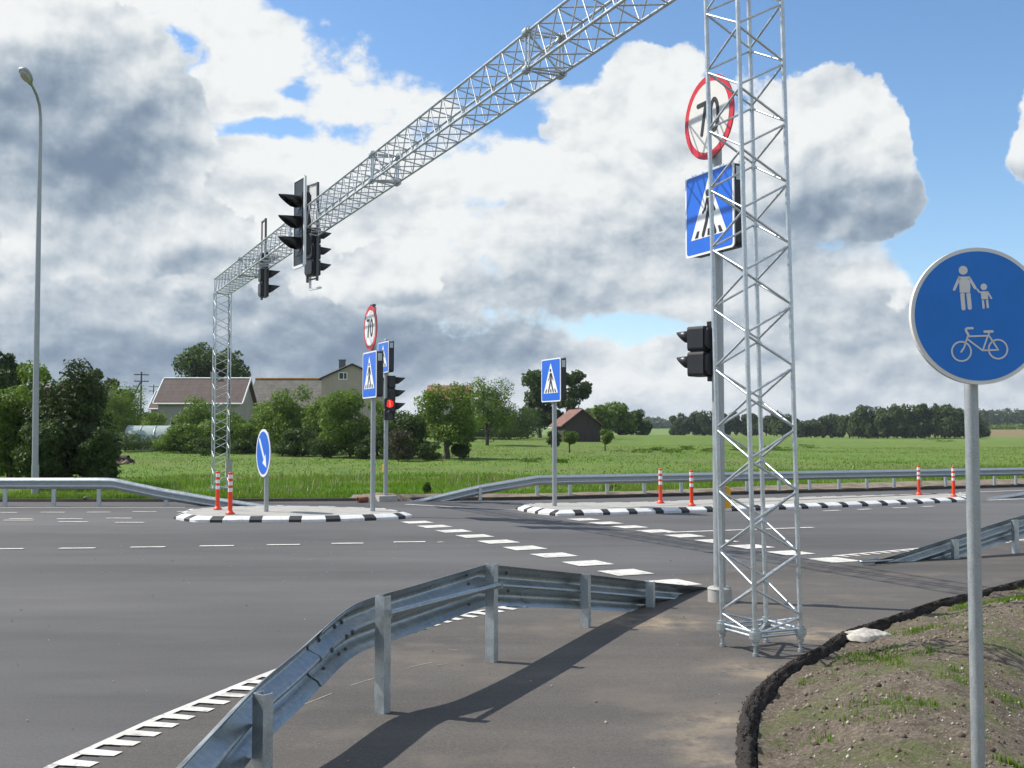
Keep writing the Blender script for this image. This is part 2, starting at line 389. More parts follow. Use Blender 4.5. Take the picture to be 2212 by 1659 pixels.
def copy_tree(o, parent=None):
    c = o.copy(); col.objects.link(c)
    if parent: c.parent = parent
    for ch in [x for x in list(bpy.data.objects) if x.parent == o]: copy_tree(ch, c)
    return c
def mesh_np(name, verts, quads, mat, parent=None):
    me = bpy.data.meshes.new(name)
    nv, nf = len(verts), len(quads); k = quads.shape[1]
    me.vertices.add(nv); me.vertices.foreach_set('co', verts.astype(np.float32).ravel())
    me.loops.add(nf * k); me.loops.foreach_set('vertex_index', quads.astype(np.int32).ravel())
    me.polygons.add(nf); me.polygons.foreach_set('loop_start', np.arange(0, nf * k, k, dtype=np.int32))
    me.update(calc_edges=True); me.validate()
    me.materials.append(M[mat] if isinstance(mat, str) else mat)
    o = bpy.data.objects.new(name, me); col.objects.link(o)
    if parent: o.parent = parent
    return o

# ---------------------------------------------------------------- terrain
def sm(t): t = max(0.0, min(1.0, t)); return t * t * (3 - 2 * t)
def edgeY(x):
    if x < -8: return 28.3
    if x < .5: return 28.3 + (x + 8) / 8.5 * .8
    return 29.1 + (x - .5) * .4505
def bumpf(x, y):
    return (math.sin(x * .11 + 1.3) * math.cos(y * .083 + .4) + .5 * math.sin(x * .31 + y * .21) + .35 * math.sin(x * .67 - y * .53 + 2))
def terrain(x, y):
    d = y - edgeY(x)
    z = (1.45 - .75 * sm((x / y - .17) / .12)) * sm((d - 14) / 95) + .02
    z += .07 * bumpf(x, y) * sm(d / 12) + .10 * sm(d / 5) * math.exp(-((d - 6) / 5) ** 2)
    z += .22 * bumpf(x * .35, y * .35) * sm((d - 30) / 80)
    z += 3.6 * math.exp(-((x - 235) / 120) ** 2 - ((y - 470) / 120) ** 2)
    z += 9 * sm((d - 520) / 500) * sm((x - 100) / 250)
    z += 10 * math.exp(-((x - 120) / 160) ** 2 - ((y - 1050) / 200) ** 2)
    return z
def hit(px, py, y0=30, y1=900):      # where a sight line meets the terrain
    d = ray(px, py); y = y0
    while y < y1:
        t = y / d.y; x = d.x * t; z = EYE + d.z * t
        if z <= terrain(x, y): return Vector((x, y, terrain(x, y)))
        y += .5 if y < 200 else 3
    t = 150 / d.y
    return Vector((d.x * t, 150, terrain(d.x * t, 150)))
def meadow():
    xs = list(np.concatenate([np.arange(-1600, -200, 70), np.arange(-200, -60, 8), np.arange(-60, 100, 1.6), np.arange(100, 300, 8), np.arange(300, 1701, 70)]))
    ds = [0, .4, .8, 1.2, 1.8, 2.5, 3.3, 4.2] + list(np.arange(5.2, 40, 1.5)) + list(np.arange(40, 160, 5)) + list(np.arange(160, 700, 25)) + list(np.arange(700, 2600, 150))
    v = []; f = []
    for d in ds:
        for x in xs:
            y = edgeY(x) + d; v.append((x, y, terrain(x, y) if d > 0 else -.02))
    n = len(xs)
    for j in range(len(ds) - 1):
        for i in range(n - 1): f.append((j * n + i, j * n + i + 1, (j + 1) * n + i + 1, (j + 1) * n + i))
    mb = MB(); mb.add(v, f, True)
    m = Mat('meadow_grass', .95)
    p = m.pos()
    n1 = m.noise(.06, 6, .62, p); n2 = m.noise(.9, 6, .7, p, (1, .35, 1)); n3 = m.noise(7, 4, .7, p, (1, .4, 1)); n4 = m.noise(.055, 5, .6, p, (1, 1.6, 1))
    c = m.ramp(n1, [(.36, (.095, .185, .008)), (.5, (.135, .245, .010)), (.62, (.19, .26, .022))])
    c = m.mix(.5, c, m.ramp(n2, [(.36, (.045, .11, .007)), (.5, (.125, .225, .010)), (.64, (.24, .28, .040))]))
    c = m.mix(.4, c, m.ramp(n3, [(.36, (.018, .055, .006)), (.64, (.19, .31, .03))]))
    c = m.mix(m.ramp(n4, [(.47, 0.0), (.60, .4)]), c, (.165, .165, .045))
    # ripening brown strip on the far right rise
    sx = m.N.new('ShaderNodeSeparateXYZ'); m.L.new(p, sx.inputs[0])
    def mrange(s, a, b):
        q = m.N.new('ShaderNodeMapRange'); m.L.new(s, q.inputs[0]); q.inputs[1].default_value = a; q.inputs[2].default_value = b; return q.outputs[0]
    k = m.mix(1.0, mrange(sx.outputs[1], 310, 350), mrange(sx.outputs[0], 128, 150), 'MULTIPLY')
    c = m.mix(k, c, m.mix(n2, (.17, .13, .05), (.24, .18, .075)))
    m.color(c); m.bump(n3, 1.0, .3)
    o = mb.build('meadow', m.m); tag(o, kind='structure')
meadow()
b = MB(); b.sheet([(-1600, -300), (1700, -300), (1700, 800), (100, 74), (0, 28.9), (-8, 28.2), (-1600, 28.2)], -1.3)
gm = plain('subsoil', (.10, .12, .05), .95, 0, .3, .4)
tag(b.build('ground', gm), kind='structure')

# ---------------------------------------------------------------- roads and path
road_far = [(-900, 28.3), (-8, 28.3), (.5, 29.1), (3, 30.23), (900, 434.3)]
b = MB(); b.sheet([(-900, -60)] + road_far + [(900, 380), (60, -60)], 0.0)
# keep the road inside its near edge: the path strip and verge lie past it on the right
b = MB()
STRIP = [(1.0, -25), (1.05, 2)] + [tuple(G(*p)[:2]) for p in ((1595, 1658), (1597, 1581), (1609, 1528), (1632, 1493), (1666, 1462), (1708, 1432), (1766, 1405), (1812, 1372), (1855, 1357), (1896, 1345), (1946, 1328), (2015, 1303), (2100, 1284), (2212, 1255))]
px_, py_ = STRIP[-1]
STRIP += [(px_ + 12 * V.x, py_ + 12 * V.y), (px_ + 60 * V.x, py_ + 60 * V.y), (px_ + 700 * V.x, py_ + 700 * V.y)]
b.sheet([(-900, -25)] + STRIP + [(900, 433)] + road_far[::-1], 0.0)
tag(b.build('road', 'road'), kind='structure')
# comb marked edge between road and path
COMB = [G(60, 1688), G(110, 1659), G(330, 1558), G(560, 1464), G(752, 1390), G(948, 1338), G(1150, 1300)]
edge2 = [G(1700, 1212), G(1800, 1202), G(1990, 1185), G(2212, 1166)]
pe = [Vector((-3.2, -25, 0)), Vector((-2.9, 2, 0))] + COMB + [G(1320, 1272), G(1500, 1238), G(1700, 1214)] + edge2[1:]
q = pe[-1]; pe += [q + V * 20, q + V * 700]
b = MB(); b.sheet([(p.x + .12 if i < 9 else p.x, p.y - .06) for i, p in enumerate(pe)] + STRIP[::-1], .004)
tag(b.build('path', 'path'), kind='structure')

marks = MB()
def quadm(a, b_, w, z=.009):
    a, b_ = Vector(a), Vector(b_); d = (b_ - a); d.z = 0; d.normalize(); n = Vector((-d.y, d.x, 0)) * w / 2
    marks.sheet([a + n, a - n, b_ - n, b_ + n], z)
def comb(pl, period=.195, stub=.105, depth=.205, w=.05, side=1):
    for i in range(len(pl) - 1): quadm(pl[i], pl[i + 1] + (pl[i + 1] - pl[i]).normalized() * .004, w, .009 + .0003 * (i % 2))
    tot = sum((pl[i + 1] - pl[i]).length for i in range(len(pl) - 1)); s = .05
    while s < tot - .1:
        r = s
        for i in range(len(pl) - 1):
            l = (pl[i + 1] - pl[i]).length
            if r <= l: break
            r -= l
        d = (pl[i + 1] - pl[i]).normalized(); p = pl[i] + d * r; n = Vector((d.y, -d.x, 0)) * side
        j = random.uniform(-.01, .01)
        marks.sheet([p + n * (w / 2 + .001), p + d * stub + n * (w / 2 + .001), p + d * (stub - .01) + n * (depth + j) , p + d * .012 + n * (depth + j)], .0096)
        s += period
comb(COMB[0:])
e2 = edge2[1:] + [edge2[-1] + V * 25]
comb([e2[0], e2[1], e2[2], e2[3]], .22, .10, .20, .07)
def block(c, s=.5):
    c = Vector((c[0], c[1], 0)); j = [random.uniform(-.008, .008) for _ in range(4)]
    marks.sheet([c + U * (s / 2 + j[0]) + V * s / 2, c - U * s / 2 + V * (s / 2 + j[1]), c - U * (s / 2 + j[2]) - V * s / 2, c + U * s / 2 - V * (s / 2 + j[3])], .008)
r1a, r1b = G(901.5, 1128.8), G(1448, 1260.4)
for i in range(10): block(r1a.lerp(r1b, i / 9), .52)
r2a, r2b = G(1416.8, 1147.9), G(1800.6, 1210.4)
for i in range(-3, 6): block(r2a.lerp(r2b, i / 5), .52)
# lane dashes, surveyed ends
for x0, x1, y in ((-40, 50, 1186.5), (128, 206, 1185), (282, 357, 1182.5), (431, 505, 1180), (576, 648, 1177.5), (716, 785, 1174.5), (850, 919, 1171.5)):
    quadm(G(x0, y + .4), G(x1, y - .3), .13)
quadm(G(945, 1172.4), G(958, 1171.5), .07)
for x0, x1, y in ((8, 73, 1124.5), (126, 189, 1128), (249, 311, 1129.3), (-60, -5, 1121), (20, 70, 1121.3), (123, 178, 1121.5), (229, 284, 1120), (-70, -20, 1108), (0, 37, 1107.7), (87, 140, 1107.2), (188, 239, 1107), (286, 338, 1106), (383, 430, 1105.5)):
    quadm(G(x0, y), G(x1, y), .13)
quadm(G(-200, 1097), G(400, 1096.5), .10)
quadm(G(1440, 1151), G(1756, 1140), .13)
for x0, x1, y0, y1 in ((876, 1120, 1090, 1102.5), (1102, 1195, 1087.5, 1090), (598, 690, 1092.5, 1100), (1779, 1814, 1104.5, 1103), (1855, 1881, 1101.5, 1100), (1930, 1960, 1098, 1097), (1992, 2016, 1095, 1094), (2135, 2300, 1081, 1075), (1700, 2212, 1079.5, 1059.5)):
    quadm(G(x0, y0), G(x1, y1), .14)
quadm(G(1430, 1086), G(1700, 1079.5), .12)
tag(marks.build('road_markings', 'marking'), kind='structure')
b = MB()
for a_, c_ in (((644, 1529), (716, 1500)), ((758, 1482), (841, 1457)), ((967, 1404), (990, 1406)), ((880, 1444), (935, 1432)), ((944, 1438), (966, 1436))):
    p_, q_ = G(*a_), G(*c_); d_ = (q_ - p_).normalized(); n_ = Vector((-d_.y, d_.x, 0)) * .006
    b.sheet([p_ + n_, p_ - n_, q_ - n_, q_ + n_], .0065)
tag(b.build('chalk_lines', plain('faded_chalk', (.26, .24, .21), .95, 0, .3, 20)), kind='structure')
# far kerb lip and gravel shoulder
b = MB()
pts = [(-200, 28.25), (-8, 28.25), (-2, 28.8)]
pts2 = [(-3.6, 28.7), (.5, 29.05), (3, 30.18), (60, 55.86), (600, 299)]
for pl in (pts, pts2):
    for i in range(len(pl) - 1):
        a, c = Vector((*pl[i], 0)), Vector((*pl[i + 1], 0)); d = (c - a).normalized(); n = Vector((-d.y, d.x, 0)) * .08
        b.add([a - n + Vector((0, 0, -.02)), a + n + Vector((0, 0, -.02)), c + n + Vector((0, 0, -.02)), c - n + Vector((0, 0, -.02)), a - n * .4 + Vector((0, 0, .07)), a + n * .8 + Vector((0, 0, .075)), c + n * .8 + Vector((0, 0, .075)), c - n * .4 + Vector((0, 0, .07))],
              [(4, 7, 6, 5), (0, 3, 7, 4), (1, 5, 6, 2), (0, 4, 5, 1), (3, 2, 6, 7)])
tag(b.build('kerb', plain('tar_edge', (.035, .028, .024), .9, 0, .4, 3)), kind='structure')
b = MB(); rng = np.random.RandomState(3)
xs = np.arange(-4.2, 70, .35); rows = [0.1, .5, .95, 1.4]
vs = []
for i, x in enumerate(xs):
    for k, d in enumerate(rows):
        j = rng.uniform(-.12, .12) if k == 3 else 0
        d = d * (1 + 1.6 * sm((x - 3) / 8))
        vs.append((x, edgeY(x) + d + j, max(terrain(x, edgeY(x) + d), 0) + [.05, .10, .085, -.02][k] + rng.uniform(0, .02)))
b.add(vs, [(i * 4 + k, (i + 1) * 4 + k, (i + 1) * 4 + k + 1, i * 4 + k + 1) for i in range(len(xs) - 1) for k in range(3)], True)
m = Mat('gravel', .95); p = m.pos(); g1 = m.noise(30, 3, .8, p); g2 = m.noise(2, 4, .6, p)
m.color(m.mix(.5, m.ramp(g1, [(.38, (.06, .042, .028)), (.62, (.34, .28, .2))]), m.ramp(g2, [(.42, (.085, .06, .04)), (.6, (.30, .25, .18))]))); m.bump(g1, .8, .03)
tag(b.build('gravel_shoulder', m.m), kind='structure')

# verge on the right: crumbly edge, soil bank falling away
def offs(pl):
    out = []
    for i, p in enumerate(pl):
        a = Vector(pl[max(0, i - 1)]); c = Vector(pl[min(len(pl) - 1, i + 1)]); d = (c - a).normalized()
        out.append((Vector(p), Vector((d.y, -d.x))))
    return out
def refine(pl, step):
    out = []
    for i in range(len(pl) - 1):
        a, c = Vector(pl[i]), Vector(pl[i + 1]); n = max(1, int((c - a).length / step))
        if (c - a).length > 30: n = 12
        out += [a.lerp(c, k / n) for k in range(n)]
    # soften the corners
    out.append(Vector(pl[-1]))
    for _ in range(10):
        out = [out[0]] + [(out[i - 1] + out[i] * 2 + out[i + 1]) / 4 for i in range(1, len(out) - 1)] + [out[-1]]
    return out
near = [p for p in STRIP]
line = refine(near, .035)
from mathutils import noise as mn
def bank_h(d):
    if d < .16: return -.03
    if d < 1.05: return -.03 + .15 * sm((d - .16) / .8)
    return .12 - 1.15 * sm((d - 1.05) / 2.4)
vs = []; dl = [.10 + .035 * k for k in range(70)] + [2.62, 2.8, 3.1, 3.5, 4, 5, 6, 10, 20, 45]
O2 = offs(line); O2 = [(p, n) for p, n in O2]
for p, n in O2:
    for d in dl:
        x, y = (p.x + n.x * d, p.y + n.y * d)
        z = bank_h(d) + .035 * mn.noise(Vector((x * 1.7, y * 1.7, 0))) + .022 * mn.noise(Vector((x * 6, y * 6, 3))) + .018 * mn.noise(Vector((x * 14, y * 14, 3))) + .008 * mn.noise(Vector((x * 33, y * 33, 3)))
        vs.append((x, y, z))
b = MB(); nd = len(dl)
b.add(vs, [(i * nd + k, i * nd + k + 1, (i + 1) * nd + k + 1, (i + 1) * nd + k) for i in range(len(O2) - 1) for k in range(nd - 1)], True)
b.f = [f[::-1] for f in b.f]
m = Mat('verge_soil', .98); p = m.pos()
s1 = m.noise(3, 6, .7, p); s2 = m.noise(30, 5, .8, p); s3 = m.noise(1.9, 7, .72, p); s4 = m.noise(110, 3, .7, p)
c = m.ramp(s1, [(.36, (.135, .102, .068)), (.64, (.27, .21, .148))])
c = m.mix(.5, c, m.ramp(s2, [(.38, (.05, .040, .028)), (.5, (.17, .138, .10)), (.62, (.42, .37, .30))]))
c = m.mix(m.ramp(s3, [(.50, 0.0), (.60, .5)]), c, m.ramp(s4, [(.3, (.06, .11, .012)), (.7, (.17, .24, .03))]))
m.color(c); m.bump(s2, 1.0, .05)
tag(b.build('verge', m.m), kind='structure')
# crumbly dark lip
vs = []; prof = [(-.035, .003), (.0, .016), (.035, .026), (.07, .022), (.105, .014), (.14, .0), (.175, -.03), (.21, -.06), (.24, -.11)]
line2 = [p for p, n in O2 if p.y > 1 and p.y < 60]
O3 = offs(refine([tuple(x) for x in line2], .03))
for i, (p, n) in enumerate(O3):
    wsc = .33 + .17 * max(0, min(1, (9.5 - p.y) / 4))
    for k, (d, z) in enumerate(prof):
        j = mn.noise(Vector((p.x * 7, p.y * 7, k * .9))) * .022 + mn.noise(Vector((p.x * 31, p.y * 31, k * 1.7))) * .012 + mn.noise(Vector((p.x * 70, p.y * 70, k * 3.1))) * .008
        vs.append((p.x + n.x * (d * wsc + j), p.y + n.y * (d * wsc + j), z * (.6 + .5 * wsc) + j * .75 + .004))
np_ = len(prof); b = MB()
b.add(vs, [(i * np_ + k, (i + 1) * np_ + k, (i + 1) * np_ + k + 1, i * np_ + k + 1) for i in range(len(O3) - 1) for k in range(np_ - 1)], True)
b.f = [f for f in b.f]
m = Mat('crumbled_tar', .95); p = m.pos(); g1 = m.noise(60, 5, .8, p); g2 = m.noise(6, 5, .7, p)
m.color(m.mix(.5, m.ramp(g1, [(.3, (.010, .008, .007)), (.62, (.05, .038, .030)), (.8, (.13, .10, .08))]), m.ramp(g2, [(.3, (.022, .017, .014)), (.7, (.055, .043, .034))]))); m.bump(g1, 1.0, .02)
tag(b.build('path_edging', m.m), kind='structure')

# loose crumbs of tar along that lip
ico = np.array([(0, 0, 1), (.9, 0, .1), (0, .9, 0), (-.9, .1, 0), (.1, -.9, .1), (0, 0, -1)], float)
icf = np.array([(0, 1, 2), (0, 2, 3), (0, 3, 4), (0, 4, 1), (5, 2, 1), (5, 3, 2), (5, 4, 3), (5, 1, 4)])
rng = np.random.RandomState(12); V_, F_ = [], []
cand = [q for q in O3 if 4.5 < q[0].y < 14]
for i in range(9000):
    p, n = cand[rng.randint(0, len(cand))]; wsc = .33 + .17 * max(0, min(1, (9.5 - p.y) / 4)); d = .10 + .055 * rng.randn(); s = .0025 + .005 * rng.rand() ** 2
    z = np.interp(d, [q[0] for q in prof], [q[1] for q in prof]) * (.6 + .5 * wsc) if d > -.035 else .004
    V_.append(ico * rng.uniform(.6, 1.3, 3) * s + np.array([p.x + n.x * d * wsc, p.y + n.y * d * wsc, z + s * .8])); F_.append(icf + 6 * i)
mt_ = Mat('tar_crumb', .9); gg = mt_.N.new('ShaderNodeNewGeometry'); mt_.color(mt_.ramp(gg.outputs['Random Per Island'], [(0, (.012, .010, .009)), (.8, (.05, .040, .033)), (1, (.16, .13, .10))]))
o = mesh_np('tar_crumbs', np.concatenate(V_), np.concatenate(F_), mt_.m); tag(o, 'dark loose crumbs of tar along the broken path edge', 'tar crumbs', kind='stuff')
# pebbles and grass of the verge (uncountable)
rng = np.random.RandomState(11)
def vpoint():
    while True:
        i = rng.randint(0, len(O2)); p, n = O2[i]
        if p.y < 3.5 or p.y > 22: continue
        d = .2 + 5 * rng.rand() ** 1.1
        x, y = p.x + n.x * d, p.y + n.y * d
        z = bank_h(d) + .035 * mn.noise(Vector((x * 1.7, y * 1.7, 0))) + .022 * mn.noise(Vector((x * 6, y * 6, 3))) + .018 * mn.noise(Vector((x * 14, y * 14, 3))) + .008 * mn.noise(Vector((x * 33, y * 33, 3)))
        return x, y, z
ico = np.array([(0, 0, 1), (.9, 0, .1), (0, .9, 0), (-.9, .1, 0), (.1, -.9, .1), (0, 0, -1)], float)
icf = np.array([(0, 1, 2), (0, 2, 3), (0, 3, 4), (0, 4, 1), (5, 2, 1), (5, 3, 2), (5, 4, 3), (5, 1, 4)])
V_, F_ = [], []
for i in range(9000):
    x, y, z = vpoint(); s = .004 + .008 * rng.rand() ** 3 + (.014 * rng.rand() if rng.rand() < .03 else 0)
    a = rng.rand() * 6.28; rm = np.array([[math.cos(a), -math.sin(a), 0], [math.sin(a), math.cos(a), 0], [0, 0, 1]])
    V_.append((ico * rng.uniform(.6, 1.3, 3)) @ rm.T * s + np.array([x, y, z + s * .3])); F_.append(icf + 6 * i)
V2, F2 = [], []
for i in range(9000):
    x, y, z = vpoint(); s = .006 + .016 * rng.rand() ** 2.5
    V2.append(ico * rng.uniform(.6, 1.4, 3) * s + np.array([x, y, z + s * .1])); F2.append(icf + 6 * i)
mcl = Mat('soil_clods', .98); gg = mcl.N.new('ShaderNodeNewGeometry'); mcl.color(mcl.ramp(gg.outputs['Random Per Island'], [(0, (.055, .043, .030)), (.6, (.14, .112, .080)), (1, (.27, .225, .17))]))
o = mesh_np('soil_clods', np.concatenate(V2), np.concatenate(F2), mcl.m); tag(o, 'brown crumbs of soil lying over the verge', 'soil clods', kind='stuff')
mp = Mat('pebbles', .8); gg = mp.N.new('ShaderNodeNewGeometry'); mp.color(mp.ramp(gg.outputs['Random Per Island'], [(0, (.16, .13, .10)), (.6, (.34, .30, .25)), (1, (.60, .56, .50))]))
o = mesh_np('pebbles', np.concatenate(V_), np.concatenate(F_), mp.m); tag(o, 'small pale pebbles scattered over the bare soil verge', 'pebbles', kind='stuff')
def blades(pts, hmin, hmax, w, seed, bend=.35):
    rng = np.random.RandomState(seed); pts = np.array(pts); n = len(pts)
    a = rng.rand(n) * 6.28; h = hmin + (hmax - hmin) * rng.rand(n); ww = w * (.6 + .8 * rng.rand(n))
    dx = np.stack([np.cos(a), np.sin(a), 0 * a], 1); ln = np.stack([-np.sin(a), np.cos(a), 0 * a], 1) * (bend * h * rng.randn(n))[:, None]
    v = np.empty((n, 4, 3)); v[:, 0] = pts - dx * ww[:, None] / 2; v[:, 1] = pts + dx * ww[:, None] / 2
    v[:, 2] = pts + ln * .9 + dx * ww[:, None] * .15; v[:, 2, 2] += h; v[:, 3] = pts + ln * .9 - dx * ww[:, None] * .15; v[:, 3, 2] += h * .98
    v[:, :2, 2] -= .01
    return v.reshape(-1, 3), np.arange(n * 4).reshape(n, 4)
pts = []
while len(pts) < 95000:
    x, y, z = vpoint()
    k = mn.noise(Vector((x * 1.3, y * 1.3, 8))) + .5 * mn.noise(Vector((x * 5, y * 5, 1))) + (.18 if y > 7 and x > 4.0 else 0)
    if k > .20 + rng.rand() * .28: pts.append((x, y, z))
v, f = blades(pts, .012, .045, .006, 5)
o = mesh_np('verge_grass', v, f, 'grassblade'); tag(o, 'short sparse grass sprouting in patches on the soil verge', 'grass', kind='stuff')
pts = []
rng = np.random.RandomState(21)
while len(pts) < 85000:
    x = rng.uniform(-14, 26); d = .55 + 17 * rng.rand() ** 1.8
    if x > -3.5 and d < 1.25 * (1 + 1.6 * sm((x - 3) / 8)): continue
    k = mn.noise(Vector((x * .5, (edgeY(x) + d) * .5, 8)))
    if rng.rand() > .65 + k: continue
    y = edgeY(x) + d; pts.append((x, y, terrain(x, y)))
v, f = blades(pts, .05, .15, .016, 6, .5)
far = []
while len(far) < 26000:
    x = rng.uniform(-34, 60); d = 12 + 55 * rng.rand() ** 1.3; y = edgeY(x) + d
    if abs(x / y) > .5: continue
    k = mn.noise(Vector((x * .12, y * .12, 5))) + .5 * mn.noise(Vector((x * .5, y * .5, 5)))
    if rng.rand() > .55 + k: continue
    far.append((x, y, terrain(x, y)))
v2, f2 = blades(far, .03, .09, .06, 9, .6)
f = np.concatenate([f, f2 + len(v)]); v = np.concatenate([v, v2])
o = mesh_np('meadow_grass', v, f, 'grassblade'); tag(o, 'lush green meadow grass growing behind the far guard rails', 'grass', kind='stuff')

pts = []
while len(pts) < 2600:
    x = rng.uniform(-13, 45); d = 1.6 + 16 * rng.rand() ** 1.5
    if mn.noise(Vector((x * .4, (edgeY(x) + d) * .4, 2))) + (.12 if x > 6 else -.05) < .05 * rng.rand(): continue
    if x > 3 and d < 3.2: continue
    y = edgeY(x) + d; pts.append((x, y, terrain(x, y)))
v, f = blades(pts, .14, .34, .020, 16, .3)
ms = Mat('dry_stalks', .9); gg = ms.N.new('ShaderNodeNewGeometry'); ms.color(ms.ramp(gg.outputs['Random Per Island'], [(0, (.16, .11, .05)), (.6, (.30, .25, .12)), (1, (.55, .53, .42))]))
o = mesh_np('dry_stalks', v, f, ms.m); tag(o, 'dry stalks and pale flower heads among the meadow grass', 'weeds', kind='stuff')
# pale heap
b = MB(); c0 = G(1868, 1372); vs = []; n1, n2 = 40, 12
for j in range(n2 + 1):
    for i in range(n1):
        a = 2 * math.pi * i / n1; r = j / n2
        rx, ry = .19 * (1 + .25 * math.sin(a * 2 + 1) + .1 * math.sin(5 * a)), .13 * (1 + .2 * math.cos(3 * a))
        vs.append((c0.x + .02 + rx * r * math.cos(a), c0.y + ry * r * math.sin(a), .06 * (1 - r ** 1.3) - .03 * (r > .95) + .022 * mn.noise(Vector((math.cos(a) * r * 3, math.sin(a) * r * 3, 1))) + .005 * mn.noise(Vector((i * 1.9, j * 1.9, 1)))))
b.add(vs, [(j * n1 + i, (j + 1) * n1 + i, (j + 1) * n1 + (i + 1) % n1, j * n1 + (i + 1) % n1) for j in range(n2) for i in range(n1)], True)
tag(b.build('sand_heap', 'sandpile'), 'small whitish heap of spilled sand on the path edge beside the lattice tower', 'sand heap')
#@@PART2
# ---------------------------------------------------------------- gantry
GX = Vector((1.981, 8.8097, 0)); GL, GS, GZ = 25.376, .432, 5.8534
CR, DR = .0185, .0098
def lattice(mb, base, ax, s1, s2, s, t0, t1, nodes0, pitch, cr=CR, dr=DR):
    """four chords along ax with zigzag bracing on the four faces"""
    h = s / 2; cs = [(-s1 - s2) * h, (s1 - s2) * h, (s1 + s2) * h, (-s1 + s2) * h]
    for c in cs: mb.tube(base + c + ax * t0, base + c + ax * t1, cr, seg=10)
    for i in range(4):
        a, c = cs[i], cs[(i + 1) % 4]; inw = (c - a).normalized() * cr * .7
        seq = [t0 + .02]; t = nodes0
        while t < t0 + .03: t += pitch / 2
        k0 = round((t - nodes0) / (pitch / 2))
        ts = []
        while t < t1 - .02: ts.append(t); t += pitch / 2
        pa = lambda j: (i % 2 == 0) == (j % 2 == 0)      # this node sits on chord a
        prev = None
        for n_, t in enumerate(ts):
            on_a = pa(k0 + n_); p = base + (a + inw if on_a else c - inw) + ax * t
            g = ax * .018
            if prev is None:
                q = base + (c - inw if on_a else a + inw) + ax * (t0 + .02)
                mb.tube(q, p - g, dr, seg=6, caps=False)
            else: mb.tube(prev + g, p - g, dr, seg=6, caps=False)
            prev = p
        on_a = pa(k0 + len(ts) - 1)
        if ts: mb.tube(prev + ax * .018, base + (c - inw if on_a else a + inw) + ax * (t1 - .02), dr, seg=6, caps=False)
    return cs
gantry = empty('gantry', GX, 0, 'tall galvanised lattice gantry arching over the road, its near mast standing on the path edge', 'gantry')
Z = Vector((0, 0, 1))
def tower(off, lean, top, name='tower'):
    mb = MB(); ax = Vector((lean, 0, 1))
    cs = lattice(mb, Vector(off), ax, V, U, GS, .15, top, .04, .49)
    # base frame of doubled tubes
    for z in (.150, .185):
        for i in range(4): mb.tube(Vector(off) + cs[i] + ax * z, Vector(off) + cs[(i + 1) % 4] + ax * z, .0125, seg=8, caps=False)
    mb.tube(Vector(off) + cs[0] + ax * .165, Vector(off) + cs[2] + ax * .165, .012, seg=8, caps=False)
    t = mb.build(name, 'truss', gantry)
    for c in cs:
        f = MB(); p = Vector(off) + c + ax * .17
        for r, z0, z1 in ((.048, -.032, .022), (.034, .022, .042), (.036, -.05, -.032)): f.tube(p + Z * z0, p + Z * z1, r, seg=14)
        f.box(p - c.normalized() * .05, (.07, .035, .034), math.atan2(c.y, c.x))
        f.tube(Vector((p.x, p.y, -.03)), p - Z * .05, .015, seg=8); f.tube(p - Z * .085, p - Z * .06, .027, seg=6)
        f.tube(Vector((p.x, p.y, .005)), Vector((p.x, p.y, .03)), .024, seg=6)
        f.build('foot', 'galv', t)
    return t
tower((0, 0, 0), -.0178, GZ + .02)
tower(U * GL - Vector((.02, 0, 0)), 0, GZ + .02)
mb = MB(); B0 = Z * (GZ + GS / 2)
t0, t1 = -GS / 2 - .1, GL + GS / 2
lattice(mb, B0, U, V, Z, GS, t0, t1, 3.9 - .5 * 8, .5)
for t in (t0 + .01, t1 - .01):
    c = [B0 + U * t + (V * a + Z * b) * GS / 2 for a, b in ((-1, -1), (1, -1), (1, 1), (-1, 1))]
    for i in range(4): mb.tube(c[i], c[(i + 1) % 4], .016, seg=8)
beam = mb.build('beam', 'truss', gantry)
for t in (3.92, 9.9, 15.8, 21.6):
    mb = MB(); c = [(V * a + Z * b) * GS / 2 for a, b in ((-1, -1), (1, -1), (1, 1), (-1, 1))]
    base = B0 + U * t
    for i in range(4):
        for dt in (-.045, .045): mb.tube(base + c[i] + U * dt, base + c[(i + 1) % 4] + U * dt, .0125, seg=8, caps=False)
        r = U.to_track_quat('Z', 'Y')
        for a_, b_, rr in ((-.085, -.05, .036), (-.05, .05, .052), (.05, .085, .036)): mb.tube(base + c[i] + U * a_, base + c[i] + U * b_, rr, seg=12)
        mb.tube(base + c[i] * .9, base + c[i] * .58, .03, .014, seg=8)
    mb.tube(base + c[0], base + c[2], .013, seg=8, caps=False); mb.tube(base + c[1], base + c[3], .013, seg=8, caps=False)
    mb.build('splice_bracket', 'darkgalv' if 'darkgalv' in M else 'galv', beam)
# control cabinet on the far mast
b = MB(); p = A(494, 1012, GX.y + U.y * GL - .25); q = p - GX
b.box(q, (.17, .14, .50), AZ); b.box(q + Z * .262, (.19, .16, .02), AZ)
b.build('cable_box', 'concrete', gantry)
mb = MB(); a = q + Z * .26; mb.path([a, a + Z * 1 + V * .03, a + Z * 3 - V * .02, Vector(U * GL) + V * .16 + Z * 5.9], .012, 6); mb.build('cable', 'black', gantry)

